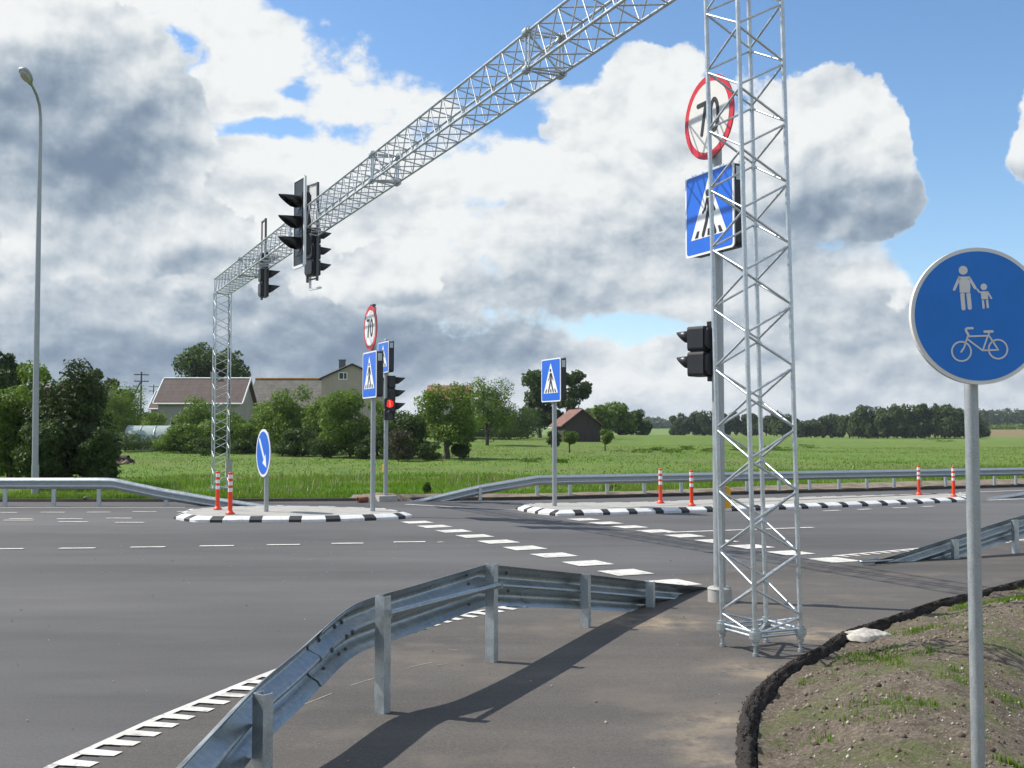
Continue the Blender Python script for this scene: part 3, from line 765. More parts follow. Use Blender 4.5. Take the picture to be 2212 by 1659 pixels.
# ---------------------------------------------------------------- signals
def visor(mb, z, r, ln, x=0, y=0):
    n = 14; vs = []; a0, a1 = -25, 205
    for k in range(n + 1):
        t = R(a0 + (a1 - a0) * k / n); s = math.sin(t)
        l = ln * (.30 + .70 * max(0, (s + .42) / 1.42))
        for rr, dy, sc in ((r, 0, 1), (r, l, .86), (r - .006, l, .86), (r - .006, 0, 1)):
            vs.append((x + rr * sc * math.cos(t), y - dy, z + rr * sc * s + (.004 if dy else 0)))
    fs = []
    for k in range(n):
        for m_ in range(4):
            fs.append((k * 4 + m_, k * 4 + (m_ + 1) % 4, (k + 1) * 4 + (m_ + 1) % 4, (k + 1) * 4 + m_))
    mb.add(vs, fs, True)
def vehicle_signal(loc, rz, label, sp=.34, r=.14, vl=.36, board=None, frame=None, group='three-lamp traffic signals', depth=.17, lamps=3, width=None, lit=None):
    t = empty('traffic_light', loc, rz, label, 'traffic light', group)
    w = width or 2 * r + .06
    h = MB()
    for k in range(lamps):
        zc = ((lamps - 1) / 2 - k) * sp
        h.prism([(x, z + zc) for x, z in rrect(w, sp - .012, .03, 3)], 0.0, depth)
        h.prism([(x, z + zc) for x, z in rrect(w * .86, sp * .84, .05, 3)], depth, depth + .035)
    h.box((0, depth * .5, 0), (w * .8, depth * .8, sp * (lamps - .1)))
    h.build('housing', 'boxblack', t)
    for k in range(lamps):
        zc = ((lamps - 1) / 2 - k) * sp
        v = MB(); visor(v, zc, r, vl, 0, -.002); o = v.build('visor', 'black', t)
        l = MB(); l.prism(circ(0, zc, r - .012, 24), -.012, .004); o = l.build('lens', 'redlit' if lit == k else 'lens', t)
        if lit == k: tag(o, 'glowing red lens')
    if board:
        bw, bt, bb = board
        b = MB(); b.prism([(x, z + (bt + bb) / 2) for x, z in rrect(bw - .05, bt - bb - .05, .05, 4)], .012, .03); o = b.build('backboard', 'ink', t)
        b = MB()
        for x in (-bw / 2, bw / 2): b.box((x, .02, (bt + bb) / 2), (.05, .045, bt - bb))
        for z in (bt, bb): b.box((0, .02, z), (bw - .05, .040, .05))
        b.build('border', 'white', o)
    if frame:
        f = MB(); fw, ft, fb = frame
        for x in (-fw / 2, fw / 2): f.box((x, .10, (ft + fb) / 2), (.035, .05, ft - fb))
        for z in (ft - .02, fb + .05, (ft + fb) / 2): f.box((0, .10, z), (fw, .03, .03))
        f.build('hanger_frame', 'darkmetal', t)
        f = MB(); f.prism([(-fw / 2 + .02, fb + .7 * (ft - fb) * .52), (fw / 2 - .02, fb + .7 * (ft - fb) * .52), (fw / 2 - .02, ft - .06), (-fw / 2 + .02, ft - .03)], .088, .098)
        f.build('hanger_plate', 'greyWhite', t)
    return t
def beamp(t, side, z): return GX + U * t + V * side + Z * (z)
pa = A(645, 484, (GX + U * 14.6).y - .15)
vehicle_signal(pa, RZ_LEFT + R(7), 'large white-edged black traffic light on the gantry beam, its three hoods pointing left', .425, .165, .42, (.60, .92, -.86))
pb = A(684, 546, (GX + U * 15.5).y)
tb = vehicle_signal(pb, RZ_RIGHT + R(16), 'traffic light low under the gantry beam, behind the large left-facing one, hoods pointing right', .335, .14, .34, None, (.40, 1.45, -.62))
b = MB(); b.box((.22, .03, -.12), (.03, .06, 1.25)); b.box((0, .03, -.76), (.46, .05, .04)); b.build('border', 'white', tb)
pc = A(578, 595, (GX + U * 20.4).y)
vehicle_signal(pc, RZ_RIGHT, 'black traffic light on the far end of the gantry beam nearest its far mast', .37, .145, .32, None, (.42, 1.40, -.60))

# ---------------------------------------------------------------- signs
def crossing_sign(parent, z, s, box=True, y=-.075, h=None):
    h = h or s
    T = lambda pts: [(x * s, zz * h + z) for x, zz in pts]
    b = MB(); b.prism([(x, zz + z) for x, zz in rrect(s, h, .05 * s)], y, y + .012); root = b.build('crossing_sign', 'white', parent)
    b = MB(); b.prism([(x, zz + z) for x, zz in rrect(s * .94, h * .945, .04 * s)], y - .002, y + .001); b.build('blue_panel', 'blue', root)
    b = MB(); b.prism(T([(-.37, -.30), (.37, -.30), (0, .40)]), y - .004, y - .001); b.build('triangle', 'white', root)
    b = MB(); y0, y1 = y - .0062, y - .003
    b.prism(T(circ(-.01, .225, .042, 16)), y0, y1)
    b.prism(T([(-.035, .165), (.045, .165), (.06, .03), (.035, -.03), (-.035, -.03), (-.02, .06)]), y0, y1)
    for pts, w in (([(.045, .15), (.09, .06), (.13, .0)], .036), ([(-.03, .15), (-.07, .04), (-.115, .005)], .036),
                   ([(-.01, -.01), (-.045, -.12), (-.115, -.265)], .058), ([(.02, -.01), (.065, -.13), (.135, -.265)], .058)):
        b.stroke(T(pts), w * s, y0, y1)
    for x in (-.255, 0.01, .255):
        k = x * .16
        b.prism(T([(x - .035 - 0, -.285), (x + .035, -.285), (x + .024 - k, -.205), (x - .024 - k, -.205)]), y0, y1)
    b.build('walking_figure', 'ink', root)
    if box:
        b = MB(); b.prism([(x, zz + z) for x, zz in rrect(s * .97, h * .97, .06 * s)], y + .012, y + .150)
        b.prism([(x, zz + z) for x, zz in rrect(s * .9, h * .9, .05 * s)], y + .150, y + .165); b.build('light_box', 'boxblack', root)
        b = MB(); b.path([(s * .3, y + .16, z + h * .36), (s * .3, y + .19, z + h * .43), (s * .45, y + .165, z + h * .50), (s * .49, y + .08, z + h * .49)], .012, 6)
        b.box((s * .488, y + .08, z + h * .36), (.012, .09, h * .16)); b.build('bracket', 'galv', root)
    return root
def round_sign(parent, z, d, mat1, mat2, ring=.80, y=-.07, name='round_sign', back=None):
    b = MB(); b.prism(circ(0, z, d / 2, 48), y, y + .014); root = b.build(name, mat1, parent)
    b = MB(); b.prism(circ(0, z, d / 2 * ring, 48), y - .0025, y + .001); b.build('sign_face', mat2, root)
    b = MB(); b.prism(circ(0, z, d / 2 * .985, 48), y + .0135, y + .020)
    for zz in (z + d * .2, z - d * .2): b.box((0, y + .032, zz), (d * .7, .022, .035))
    b.build('back_plate', 'galv_pole', root)
    return root
def seventy(root, z, d, y):
    b = MB(); y0, y1 = y - .005, y - .002; w = .052 * d; h = .36 * d
    b.stroke([(-.21 * d, z + h / 2), (-.045 * d, z + h / 2), (-.135 * d, z - h / 2)], w, y0, y1)
    b.stroke([(.125 * d + .075 * d * math.cos(t), z + h / 2 * math.sin(t)) for t in [2 * math.pi * k / 20 for k in range(21)]], w, y0, y1)
    b.build('numerals', 'ink', root)
def pole_part(parent, r, h, z0=-.05, cap=True):
    b = MB(); b.tube((0, 0, z0), (0, 0, h), r, seg=16); b.ell((0, 0, h), (r, r, r * .4), 12, 6)
    return b.build('pole', 'galv_pole', parent)
def zat(base, py): return A(CX, py, base.y).z - base.z      # height above base seen at that row
# near right post
pN = G(1555, 1300)
s = empty('sign_post', pN, RZ_LEFT, 'thick sign post with 70 disc and crossing sign directly behind the near lattice mast', 'road sign', 'signs on posts')
pole_part(s, .062, zat(pN, 168))
b = MB(); b.tube((0, 0, -.05), (0, 0, .135), .122, seg=28); b.tube((0, 0, .135), (0, 0, .152), .127, .11, seg=28)
o = b.build('footing', 'concrete', s)
z70 = (zat(pN, 162) + zat(pN, 348)) / 2; d70 = zat(pN, 165) - zat(pN, 345)
rs = round_sign(s, z70, d70, 'red', 'greyWhite', .835, -.09); seventy(rs, z70, d70, -.0925)
zc = (zat(pN, 368) + zat(pN, 548)) / 2; hc = zat(pN, 366) - zat(pN, 546)
crossing_sign(s, zc, hc * 1.0, True, -.095)
b = MB(); b.box((-.01, .085, zat(pN, 1078)), (.09, .075, .20)); b.ell((-.01, .098, zat(pN, 1078) + .1), (.045, .038, .03)); o = b.build('push_button', 'yellow', s)
ps = pN + Vector((-.16, .03, 0)); zsg = A(CX, 759, ps.y).z
t = vehicle_signal(Vector((ps.x - .06, ps.y + .12, zsg)), AZ + math.pi + R(24), 'small black two-lamp signal hanging on the sign post behind the near lattice mast', .265, .10, .20, None, None, 'pedestrian signals', .19, 2, .26)
b = MB(); b.box((-.05, .19, 0), (.12, .05, .62)); b.box((-.10, .17, .29), (.16, .02, .03), 0); b.build('mounting_bracket', 'black', t)

# island post with 70 and crossing sign
p = G(805, 1103, .12)
s = empty('sign_post', p, RZ_LEFT, 'sign post with small 70 disc over a crossing sign on the left traffic island', 'road sign', 'signs on posts')
pole_part(s, .052, zat(p, 664))
z70 = (zat(p, 660) + zat(p, 758)) / 2; d70 = zat(p, 660) - zat(p, 758)
rs = round_sign(s, z70, d70 * .98, 'red', 'white', .80, -.08); seventy(rs, z70, d70, -.0825)
b = MB(); b.box((.0, -.02, z70 + d70 * .5), (.20, .07, .04)); b.build('clamp', 'darkmetal', s)
hc = zat(p, 759) - zat(p, 861); crossing_sign(s, (zat(p, 759) + zat(p, 861)) / 2, hc * .98, True, -.09)
# right island crossing sign
p = G(1198, 1092, .12)
s = empty('sign_post', p, RZ_LEFT, 'post with a lone crossing sign on the tip of the right traffic island', 'road sign', 'signs on posts')
pole_part(s, .052, zat(p, 780))
hc = zat(p, 775) - zat(p, 868); crossing_sign(s, (zat(p, 775) + zat(p, 868)) / 2, hc * 1.0, True, -.09)
# far side crossing sign with the signals
pF = G(833, 1082)
s = empty('sign_post', pF, RZ_LEFT, 'far sign post with a crossing sign beyond the road, half hidden by the island post', 'road sign', 'signs on posts')
pole_part(s, .058, zat(pF, 734)); hc = zat(pF, 739) - zat(pF, 806); crossing_sign(s, (zat(pF, 739) + zat(pF, 806)) / 2, hc * 1.12, True, -.09, hc)
b = MB(); b.box((-.085, -.0, zat(pF, 1012)), (.09, .09, .22)); b.build('push_button', 'yellow', s)
b = MB(); b.vprism([(-.25, -.25), (.25, -.25), (.25, .25), (-.25, .25)], -.03, .14); b.build('footing', 'concrete', s)
pv = A(850, 853, pF.y + .1)
vehicle_signal(pv, RZ_RIGHT, 'black traffic light on the far sign post, its hoods pointing right over the road', .335, .14, .32, None, None, 'three-lamp traffic signals', .17, 3)
pp = A(842, 884, pF.y - .28)
t = vehicle_signal(pp, AZ - R(6), 'pedestrian light showing a red lamp on the far sign post', .29, .115, .12, None, None, 'pedestrian signals', .14, 2, .27, 0)
b = MB(); b.prism(circ(0.0, .145 + .06, .016, 12), -.018, -.011); b.stroke([(0, .145 + .04), (0, .145 - .02)], .03, -.018, -.011); b.stroke([(-.01, .125), (-.012, .07)], .014, -.018, -.011); b.stroke([(.01, .125), (.012, .07)], .014, -.018, -.011)
b.build('standing_figure', lens_mat('bright_red_figure', (1, .06, .03), 3.2), t)
# blue arrow sign
p = G(575, 1104, .12)
s = empty('sign_post', p, RZ_LEFT + R(5), 'low round blue sign with a white arrow slanting down on the left island', 'road sign', 'signs on posts')
pole_part(s, .048, zat(p, 935)); z1 = (zat(p, 927) + zat(p, 1030)) / 2; d1 = zat(p, 927) - zat(p, 1030)
rs = round_sign(s, z1, d1, 'white', 'blue', .90, -.08)
b = MB(); b.stroke([(-.24 * d1, z1 + .27 * d1), (.10 * d1, z1 - .12 * d1)], .085 * d1, -.086, -.082)
k = d1; b.prism([(.26 * k, z1 - .30 * k), (.19 * k, z1 - .02 * k), (-.02 * k, z1 - .21 * k)], -.086, -.082); b.build('arrow', 'white', rs)
# shared path sign close to the camera
YB = 4.85
c1 = A(2110, 683, YB)
p = Vector((A(2117, 1200, YB).x, YB + .06, -.1))
s = empty('sign_post', p, R(2), 'big round blue sign with adult, child and bicycle, on the nearest pole', 'road sign', 'signs on posts')
zz = c1.z - p.z; d2 = A(CX, 537, YB).z - A(CX, 832, YB).z; xo = c1.x - p.x
pole_part(s, .0295, zz + d2 * .3, -.3)
b = MB(); cen = [(x + xo, z) for x, z in circ(0, zz, d2 / 2, 72)]; b.prism(cen, -.075, -.050); b.prism([(x + xo, z) for x, z in circ(0, zz, d2 / 2 * .97, 72)], -.05, -.044)
rs = b.build('round_sign', 'greyWhite', s)
b = MB(); b.prism([(x + xo, z) for x, z in circ(0, zz, d2 / 2 * .945, 72)], -.0765, -.074); b.build('sign_face', 'bluedark', rs)
for q in (-.22, .22):
    b = MB(); b.box((xo, -.034, zz + q * d2), (d2 * .6, .02, .03)); b.tube((0, -.002, zz + q * d2 - .02), (0, -.002, zz + q * d2 + .02), .041, seg=16)
    b.build('back_rail', 'galv', rs)
# symbols drawn in units of the disc as photographed: zoomed crop pixels, centre (838,803), diameter 1335
def S(x, y): return (xo + (x - 838) / 1335 * d2, zz - (y - 803) / 1335 * d2)
y0, y1 = -.0785, -.0755; u = d2 / 1335
b = MB()
def poly(pts): b.prism([S(*q) for q in pts], y0, y1)
def st(pts, w): b.stroke([S(*q) for q in pts], w * u, y0, y1)
b.prism([(x, z) for x, z in circ(*S(690, 360), 43 * u, 28)], y0, y1)
poly([(640, 422), (748, 422), (758, 520), (752, 578), (652, 578), (650, 500)]); st([(652, 432), (598, 548)], 26); st([(745, 432), (806, 534)], 27)
st([(677, 600), (686, 732)], 40); st([(738, 600), (748, 726)], 40); poly([(657, 586), (700, 586), (700, 604), (657, 604)]); poly([(716, 586), (760, 586), (760, 604), (716, 604)])
b.build('adult_symbol', 'greyWhite', rs)
b = MB(); b.prism([(x, z) for x, z in circ(*S(890, 521), 32 * u, 24)], y0, y1)
poly([(858, 565), (924, 565), (932, 642), (865, 642)]); st([(926, 572), (962, 632)], 17); st([(866, 576), (846, 574), (824, 545)], 15)
st([(879, 656), (884, 724)], 21); st([(920, 656), (926, 720)], 21); b.build('child_symbol', 'greyWhite', rs)
b = MB()
def ring(cx_, cy_, ro, w): b.stroke([S(cx_ + ro * math.cos(t), cy_ + ro * math.sin(t)) for t in [2 * math.pi * k / 40 for k in range(41)]], w * u, y0, y1)
ring(658, 1150, 94, 15); ring(1018, 1128, 92, 15)
st([(655, 1155), (684, 1115), (722, 1005)], 15); st([(735, 1002), (712, 960), (705, 938), (718, 926), (772, 924)], 22)
st([(728, 1004), (920, 997)], 16); st([(718, 1030), (865, 1140), (1020, 1134), (928, 990)], 15); st([(868, 1140), (918, 1005)], 15); st([(924, 1000), (934, 965)], 15); st([(890, 958), (966, 955)], 24)
b.build('bicycle_symbol', 'greyWhite', rs)

# ---------------------------------------------------------------- street lamp
p = G(75, 1076)
s = empty('street_lamp', p, 0, 'tall slender street lamp with a bent arm rising beside the dark bushes on the left', 'street lamp')
Yl = p.y
pts = [Vector((0, 0, -.05))] + [A(x, y, Yl - dy) - p for x, y, dy in ((76, 1000, 0), (78, 800, 0), (81.5, 600, 0), (85, 400, 0), (87, 300, 0), (87.5, 255, .0), (85.5, 228, .1), (79, 205, .35), (71, 188, .7), (66, 180, .95))]
rs_ = [.085, .084, .078, .070, .058, .05, .045, .042, .038, .035, .034]
b = MB(); b.path(pts, rs_, 12); b.build('pole', 'galv_pole', s)
b = MB(); b.tube((0, 0, -.02), (0, 0, .9), .095, seg=14); b.build('base_sleeve', 'galv_pole', s)
d = (A(48, 147, Yl - 1.5) - A(67, 182, Yl - .95)); a = A(67, 182, Yl - .95) - p
q = d.to_track_quat('Y', 'Z').to_matrix()
b = MB(); Ln = d.length
vs = []
for y_, w_, h_ in ((0, .05, .05), (.10, .08, .06), (.16, .13, .09), (.5 * Ln, .155, .11), (.85 * Ln, .14, .09), (Ln, .09, .04)):
    for k in range(10):
        t = 2 * math.pi * k / 10; vs.append(a + q @ Vector((w_ * math.cos(t), y_, h_ * math.sin(t))))
b.add(vs, [(i * 10 + k, i * 10 + (k + 1) % 10, (i + 1) * 10 + (k + 1) % 10, (i + 1) * 10 + k) for i in range(5) for k in range(10)] + [tuple(range(9, -1, -1)), tuple(range(50, 60))], True)
hd = b.build('lamp_head', 'galv_pole', s)
b = MB(); b.ell(a + q @ Vector((0, .6 * Ln, -.075)), (.12, .22, .06), 12, 8, q); b.build('glass_bowl', plain('milky_glass', (.45, .44, .38), .2, 0, .1), hd)

# ---------------------------------------------------------------- bollards
def bollard():
    t = empty('bollard', (0, 0, 0), 0, '', 'bollard', 'orange and white lane bollards on the islands')
    b = MB(); b.tube((0, 0, .04), (0, 0, .90), .048, seg=18); b.ell((0, 0, .90), (.048, .048, .018), 18, 6); b.tube((0, 0, .78 + .105), (0, 0, .895), .052, seg=18); b.build('post', 'orange', t)
    b = MB(); b.tube((0, 0, 0), (0, 0, .025), .11, .10, seg=20); b.tube((0, 0, .025), (0, 0, .07), .085, .05, seg=20); b.build('base', 'orange', t)
    for z in (.78, .63, .485):
        b = MB(); b.tube((0, 0, z), (0, 0, z + .085), .0495, seg=18); b.build('reflective_band', 'white', t)
    return t
bp = bollard()
BL = [(470, 1100, .12, 1018, 'left bollard of the pair in front of the far lattice mast'), (497, 1110, .12, 1020, 'bollard on the kerb edge of the left island, right one of its pair'),
      (1427, 1086, .12, 1012, 'bollard on the right island nearest the lone crossing sign'), (1494, 1092, .12, 1015, 'bollard on the right island just left of the near lattice mast'),
      (1985, 1068, .12, 1006, 'bollard at the far end of the right island, left one of its pair'), (2060, 1072, .12, 1008, 'bollard at the far right tip of the island beside the big blue sign pole')]
for i, (x, y, z, ty, lb) in enumerate(BL):
    o = bp if i == 0 else copy_tree(bp)
    p = G(x, y, z); o.location = p; k = zat(p, ty) / .918; o.scale = (min(1, k * 1.03), min(1, k * 1.03), k); o['label'] = 'orange ' + lb; o.rotation_euler.z = i

# ---------------------------------------------------------------- traffic islands
def island(name, outline, top, label, phase, per, blk):
    """outline: ordered ground points of the outer foot; top: inner paving z"""
    n = len(outline); P = [Vector((q[0], q[1], 0)) for q in outline]
    ar = sum(P[i].x * P[(i + 1) % n].y - P[(i + 1) % n].x * P[i].y for i in range(n))
    if ar < 0: P = P[::-1]
    # resample
    Q = []; st_ = .04
    for i in range(n):
        a, c = P[i], P[(i + 1) % n]; m_ = max(1, int((c - a).length / st_)); Q += [a.lerp(c, k / m_) for k in range(m_)]
    for _ in range(5): Q = [(Q[i - 1] + Q[i] * 2 + Q[(i + 1) % len(Q)]) / 4 for i in range(len(Q))]
    N = []
    for i in range(len(Q)):
        d = (Q[(i + 1) % len(Q)] - Q[i - 1]).normalized(); N.append(Vector((-d.y, d.x, 0)))
    prof = [(0, -.02), (.004, .05), (.02, .062), (.14, .108), (.19, .113), (.20, .11), (.20, .05)]
    t = empty(name, (0, 0, 0), 0, label, 'traffic island')
    s_ = 0; kinds = []
    for i in range(len(Q)):
        kinds.append(((s_ + phase) % per) < blk); s_ += (Q[(i + 1) % len(Q)] - Q[i]).length
    for kind, nm, mat in ((True, 'black_kerb_stone', 'kerbblack'), (False, 'white_kerb_stone', 'kerbwhite')):
        runs = []; i = 0; start = next((i for i in range(len(Q)) if kinds[i] != kinds[i - 1]), 0)
        cur = None
        for j in range(len(Q)):
            i = (start + j) % len(Q)
            if kinds[i] == kind:
                if cur is None: cur = [i]
                cur.append((i + 1) % len(Q))
            elif cur: runs.append(cur); cur = None
        if cur: runs.append(cur)
        for r_ in runs:
            vs = []; mb = MB(); npf = len(prof)
            for jj, i in enumerate(r_):
                sh = .003 if jj == 0 else (-.003 if jj == len(r_) - 1 else 0)
                dd = (Q[(i + 1) % len(Q)] - Q[i]).normalized() * sh
                for o_, z_ in prof: vs.append(Q[i] + N[i] * o_ + dd + Z * z_)
            mb.add(vs, [(j * npf + k, j * npf + k + 1, (j + 1) * npf + k + 1, (j + 1) * npf + k)[::-1] for j in range(len(r_) - 1) for k in range(npf - 1)])
            mb.add(vs, [tuple(range(npf)), tuple(range((len(r_) - 1) * npf + npf - 1, (len(r_) - 1) * npf - 1, -1))])
            mb.build(nm, mat, t)
    mb = MB(); inner = [Q[i] + N[i] * .197 for i in range(0, len(Q), 3)]
    mb.vprism(inner, -.01, top); mb.build('paving', 'slab', t)
    return t
w = lambda x, y, z=0: tuple(G(x, y, z)[:2])
island('traffic_island', [w(374, 1121), w(400, 1126), w(422, 1128.5), w(484, 1129), w(682, 1128), w(780, 1125.5), w(862, 1122), w(893, 1118), w(842, 1108), w(700, 1103), w(590, 1102), w(480, 1104), w(398, 1110)], .108,
       'left traffic island with black and white kerb carrying the arrow sign', .12, .76, .25)
p0 = Vector(w(2106, 1078))
island('traffic_island', [w(1112, 1101), w(1135, 1106), w(1165, 1111), w(1204, 1115), w(1363, 1111), w(1555, 1105.5), w(1747, 1099), w(1939, 1091), w(2085, 1084), w(2108, 1079), w(2085, 1072), w(1747, 1081.5), w(1578, 1086), w(1363, 1093.5), w(1150, 1096)], .108,
       'long right traffic island with black and white kerb carrying the lone crossing sign', .0, .64, .20)

# ---------------------------------------------------------------- guard rails
WP = [(0.000, 0), (.010, -.012), (.020, -.030), (.060, -.050), (.078, -.066), (.082, -.085), (.078, -.104), (.012, -.136), (.0, -.150), (0, -.160), (.012, -.174), (.078, -.206), (.082, -.225), (.078, -.244), (.060, -.260), (.020, -.280), (.010, -.298), (0, -.31)]
def wbeam(mb, pts, side, sc=1.0, off=0.0, th=.005):
    """pts: top edge; side: +1 when the traffic side is left of travel"""
    pts = [Vector(p) for p in pts]; n = len(pts); k = len(WP); vs = []
    for i, p in enumerate(pts):
        d = (pts[min(i + 1, n - 1)] - pts[max(0, i - 1)]); d.z = 0; d.normalize(); nn = Vector((-d.y, d.x, 0)) * side
        for o, z in WP: vs.append(p + nn * (o * sc + off) + Z * z * sc)
        for o, z in WP: vs.append(p + nn * (o * sc + off - th) + Z * (z * sc))
    fs = []
    for i in range(n - 1):
        a, c = i * 2 * k, (i + 1) * 2 * k
        for j in range(k - 1):
            fs.append((a + j, a + j + 1, c + j + 1, c + j)); fs.append((a + k + j + 1, a + k + j, c + k + j, c + k + j + 1))
    mb.add(vs, fs, True)
    e = []
    for i in range(n - 1):
        a, c = i * 2 * k, (i + 1) * 2 * k
        e.append((a, c, c + k, a + k)); e.append((a + k - 1, a + 2 * k - 1, c + 2 * k - 1, c + k - 1))
    for a in (0, (n - 1) * 2 * k):
        for j in range(k - 1): e.append((a + j, a + j + 1, a + k + j + 1, a + k + j))
    mb.add(vs, e)
def cpost(parent, base, top, ang, wd=.10, dp=.055, th=.006, mat='galv_rail', z0=-.1):
    mb = MB(); l = .014
    c = [(-wd / 2, dp / 2), (-wd / 2, -dp / 2), (wd / 2, -dp / 2), (wd / 2, dp / 2), (wd / 2 - l, dp / 2), (wd / 2 - l, dp / 2 - th), (wd / 2 - th, dp / 2 - th), (wd / 2 - th, -dp / 2 + th), (-wd / 2 + th, -dp / 2 + th), (-wd / 2 + th, dp / 2 - th), (-wd / 2 + l, dp / 2 - th), (-wd / 2 + l, dp / 2)]
    ca, sa = math.cos(ang), math.sin(ang)
    poly = [(base[0] + x * ca - y * sa, base[1] + x * sa + y * ca) for x, y in c]
    mb.vprism(poly, z0, top)
    o = mb.build('post', mat, parent); return o
def bolt(par, p, n, r=.013, h=.012):
    p = Vector(p); n = Vector(n).normalized(); mb = MB(); mb.tube(p, p + n * .004, r * 1.35, seg=12); mb.tube(p, p + n * h, r, r * .8, seg=6); mb.build('bolt', 'darkmetal', par)
# --- near rail
nr = empty('guard_rail', G(825, 1540), 0, 'nearest guard rail, curving from the bottom left down to the ground near the mast', 'guard rail', 'guard rails along the road')
o0 = nr.location.copy()
zt = .725
OFFN = Vector((-.03, .02, 0))
top = [Vector((-1.30, -1.0, .44)), Vector((-1.28, 1.6, .44)), G(300, 1752, .445), G(390, 1658, .45), G(545, 1492, .49), G(576, 1460, .505), G(650, 1402, .56), G(720, 1338, .62), G(764, 1302, .66), G(790, 1292, .68), G(815, 1286, .69), G(860, 1275, .705), G(960, 1245, .72), G(1050, 1219, .725)]
p5, pe_ = G(1405, 1312), G(1532, 1272)
c = [G(1078, 1214, .725), A(1265, 1241, G(1265, 1355).y + .05), A(1405, 1257, G(1405, 1312).y + .05), Vector((pe_.x, pe_.y, .012)), Vector((pe_.x + .25, pe_.y + .12, -.05))]
def dens(pl, step=.08, it=12):
    out = []
    for i in range(len(pl) - 1):
        m_ = max(1, int((pl[i + 1] - pl[i]).length / step)); out += [pl[i].lerp(pl[i + 1], k / m_) for k in range(m_)]
    out.append(pl[-1])
    for _ in range(it): out = [out[0]] + [(out[i - 1] + out[i] * 2 + out[i + 1]) / 4 for i in range(1, len(out) - 1)] + [out[-1]]
    return out
P1 = dens(top, .08, 5); P2 = dens([P1[-1] + Vector((0, 0, .0))] + c[1:], .08, 3)
mb = MB(); wbeam(mb, [p - o0 for p in P1], 1, 1.0); mb.build('rail_beam', 'galv_rail', nr)
mb = MB(); wbeam(mb, [p - o0 + Vector((-.004, 0, .002)) for p in P2], 1, 1.0, .006); mb.build('rail_beam', 'galv_rail', nr)
# splice plate on the bend
i0 = min(range(len(P1)), key=lambda i: (P1[i] - G(690, 1366, .595)).length); i1 = min(range(len(P1)), key=lambda i: (P1[i] - G(800, 1288, .70)).length)
mb = MB(); seg = [p - o0 - Z * .004 for p in P1[i0:i1 + 2]]; wbeam(mb, seg, 1, .975, -.008, .006); sp = mb.build('splice_plate', 'galv_rail', nr)
def rail_bolts(mb, P, i, zs, off=-.008):
    d = (P[i + 1] - P[i - 1]); d.z = 0; d.normalize(); nn = Vector((-d.y, d.x, 0))
    for zb in zs:
        o_ = np.interp(-zb, [-z for _, z in WP], [o for o, _ in WP])
        bolt(mb, P[i] - o0 + nn * (o_ + off) + Z * zb, -nn)
for i in (i0 + 2, i0 + 5, i1 - 2): rail_bolts(sp, P1, i, (-.045, -.10, -.155, -.21, -.265), -.014)
rail_bolts(nr, P1, len(P1) - 4, (-.05, -.12, -.19, -.27), -.006)
rail_bolts(nr, P2, 3, (-.05, -.12, -.19, -.27), 0); rail_bolts(nr, P2, 5, (-.05, -.19), 0)
dirn = lambda a, c: math.atan2((c - a).y, (c - a).x)
posts = [(G(568, 1497, .485), .485), (G(826, 1540), .712), (G(1062, 1430), .735), (G(1265, 1355), A(CX, 1240, G(1265, 1355).y).z), (G(1405, 1312), A(CX, 1256, G(1405, 1312).y).z)]
cpost(nr, (-1.2 - o0.x, 3.0 - o0.y), .44, R(-14))
for k, (pb_, tz) in enumerate(posts):
    cpost(nr, (pb_.x - o0.x, pb_.y - o0.y), tz, R([-38, -36, -32, -28, -26][k]), .078, .060, .006, 'galv')
a, c = A(838, 1326, posts[1][0].y - .045) - o0, A(1078, 1264, posts[2][0].y - .045) - o0
mb = MB(); mb.tube(a, c, .020, seg=12); mb.box(a, (.05, .012, .05), .3); mb.box(c, (.06, .012, .05), .3); mb.build('brace', 'galv_rail', nr)
def simple_rail(name_label, tops, side, postlist, ptop, sc, mat='galv', it=0):
    o0 = Vector((tops[0].x, tops[0].y, 0))
    t = empty('guard_rail', o0, 0, name_label, 'guard rail', 'guard rails along the road')
    mb = MB(); wbeam(mb, [p - o0 for p in dens(tops, .15, it)], side, sc, .0); mb.build('rail_beam', mat, t)
    for (bx, tz, an) in postlist: cpost(t, (bx.x - o0.x, bx.y - o0.y), tz, an, .09, .055, mat='galv')
    return t
# --- far right rail (traffic side towards the camera)
La, Lb = Vector((*G(1160, 1078)[:2], 0)), Vector((*G(2180, 1052)[:2], 0))
dl_ = (Lb - La).normalized()
def on_line(px):       # point of the rail line seen in column px
    k = (px - CX) / FPX * 1.0
    # solve (La.x+t dx) = k*(La.y+t dy)
    t = (k * La.y - La.x) / (dl_.x - k * dl_.y); return La + dl_ * t
pxs = [1160, 1231, 1311, 1390.7, 1470, 1544, 1612, 1681, 1747, 1810, 1870, 1929, 1985, 2040, 2094, 2145, 2191, 2235]
hr = .64
pl = [(on_line(x), hr - .04, math.atan2(dl_.y, dl_.x)) for x in pxs]
pl += [(La + dl_ * (18.9 + 1.25 * k), hr - .04, AZ) for k in range(10)]
p1 = G(1037, 1081); pl = [(p1, .36, AZ)] + pl
fr_off = Vector((dl_.y, -dl_.x, 0)) * .06
tops = [G(868, 1086) + Z * .0, G(905, 1082.5) + Z * .06, G(1037, 1080.5) + Z * .41, La + Z * hr, La + dl_ * 30 + Z * hr]
simple_rail('long guard rail beyond the road, starting on the ground by the far sign post', [q + fr_off for q in tops], -1, pl, 0, .86)
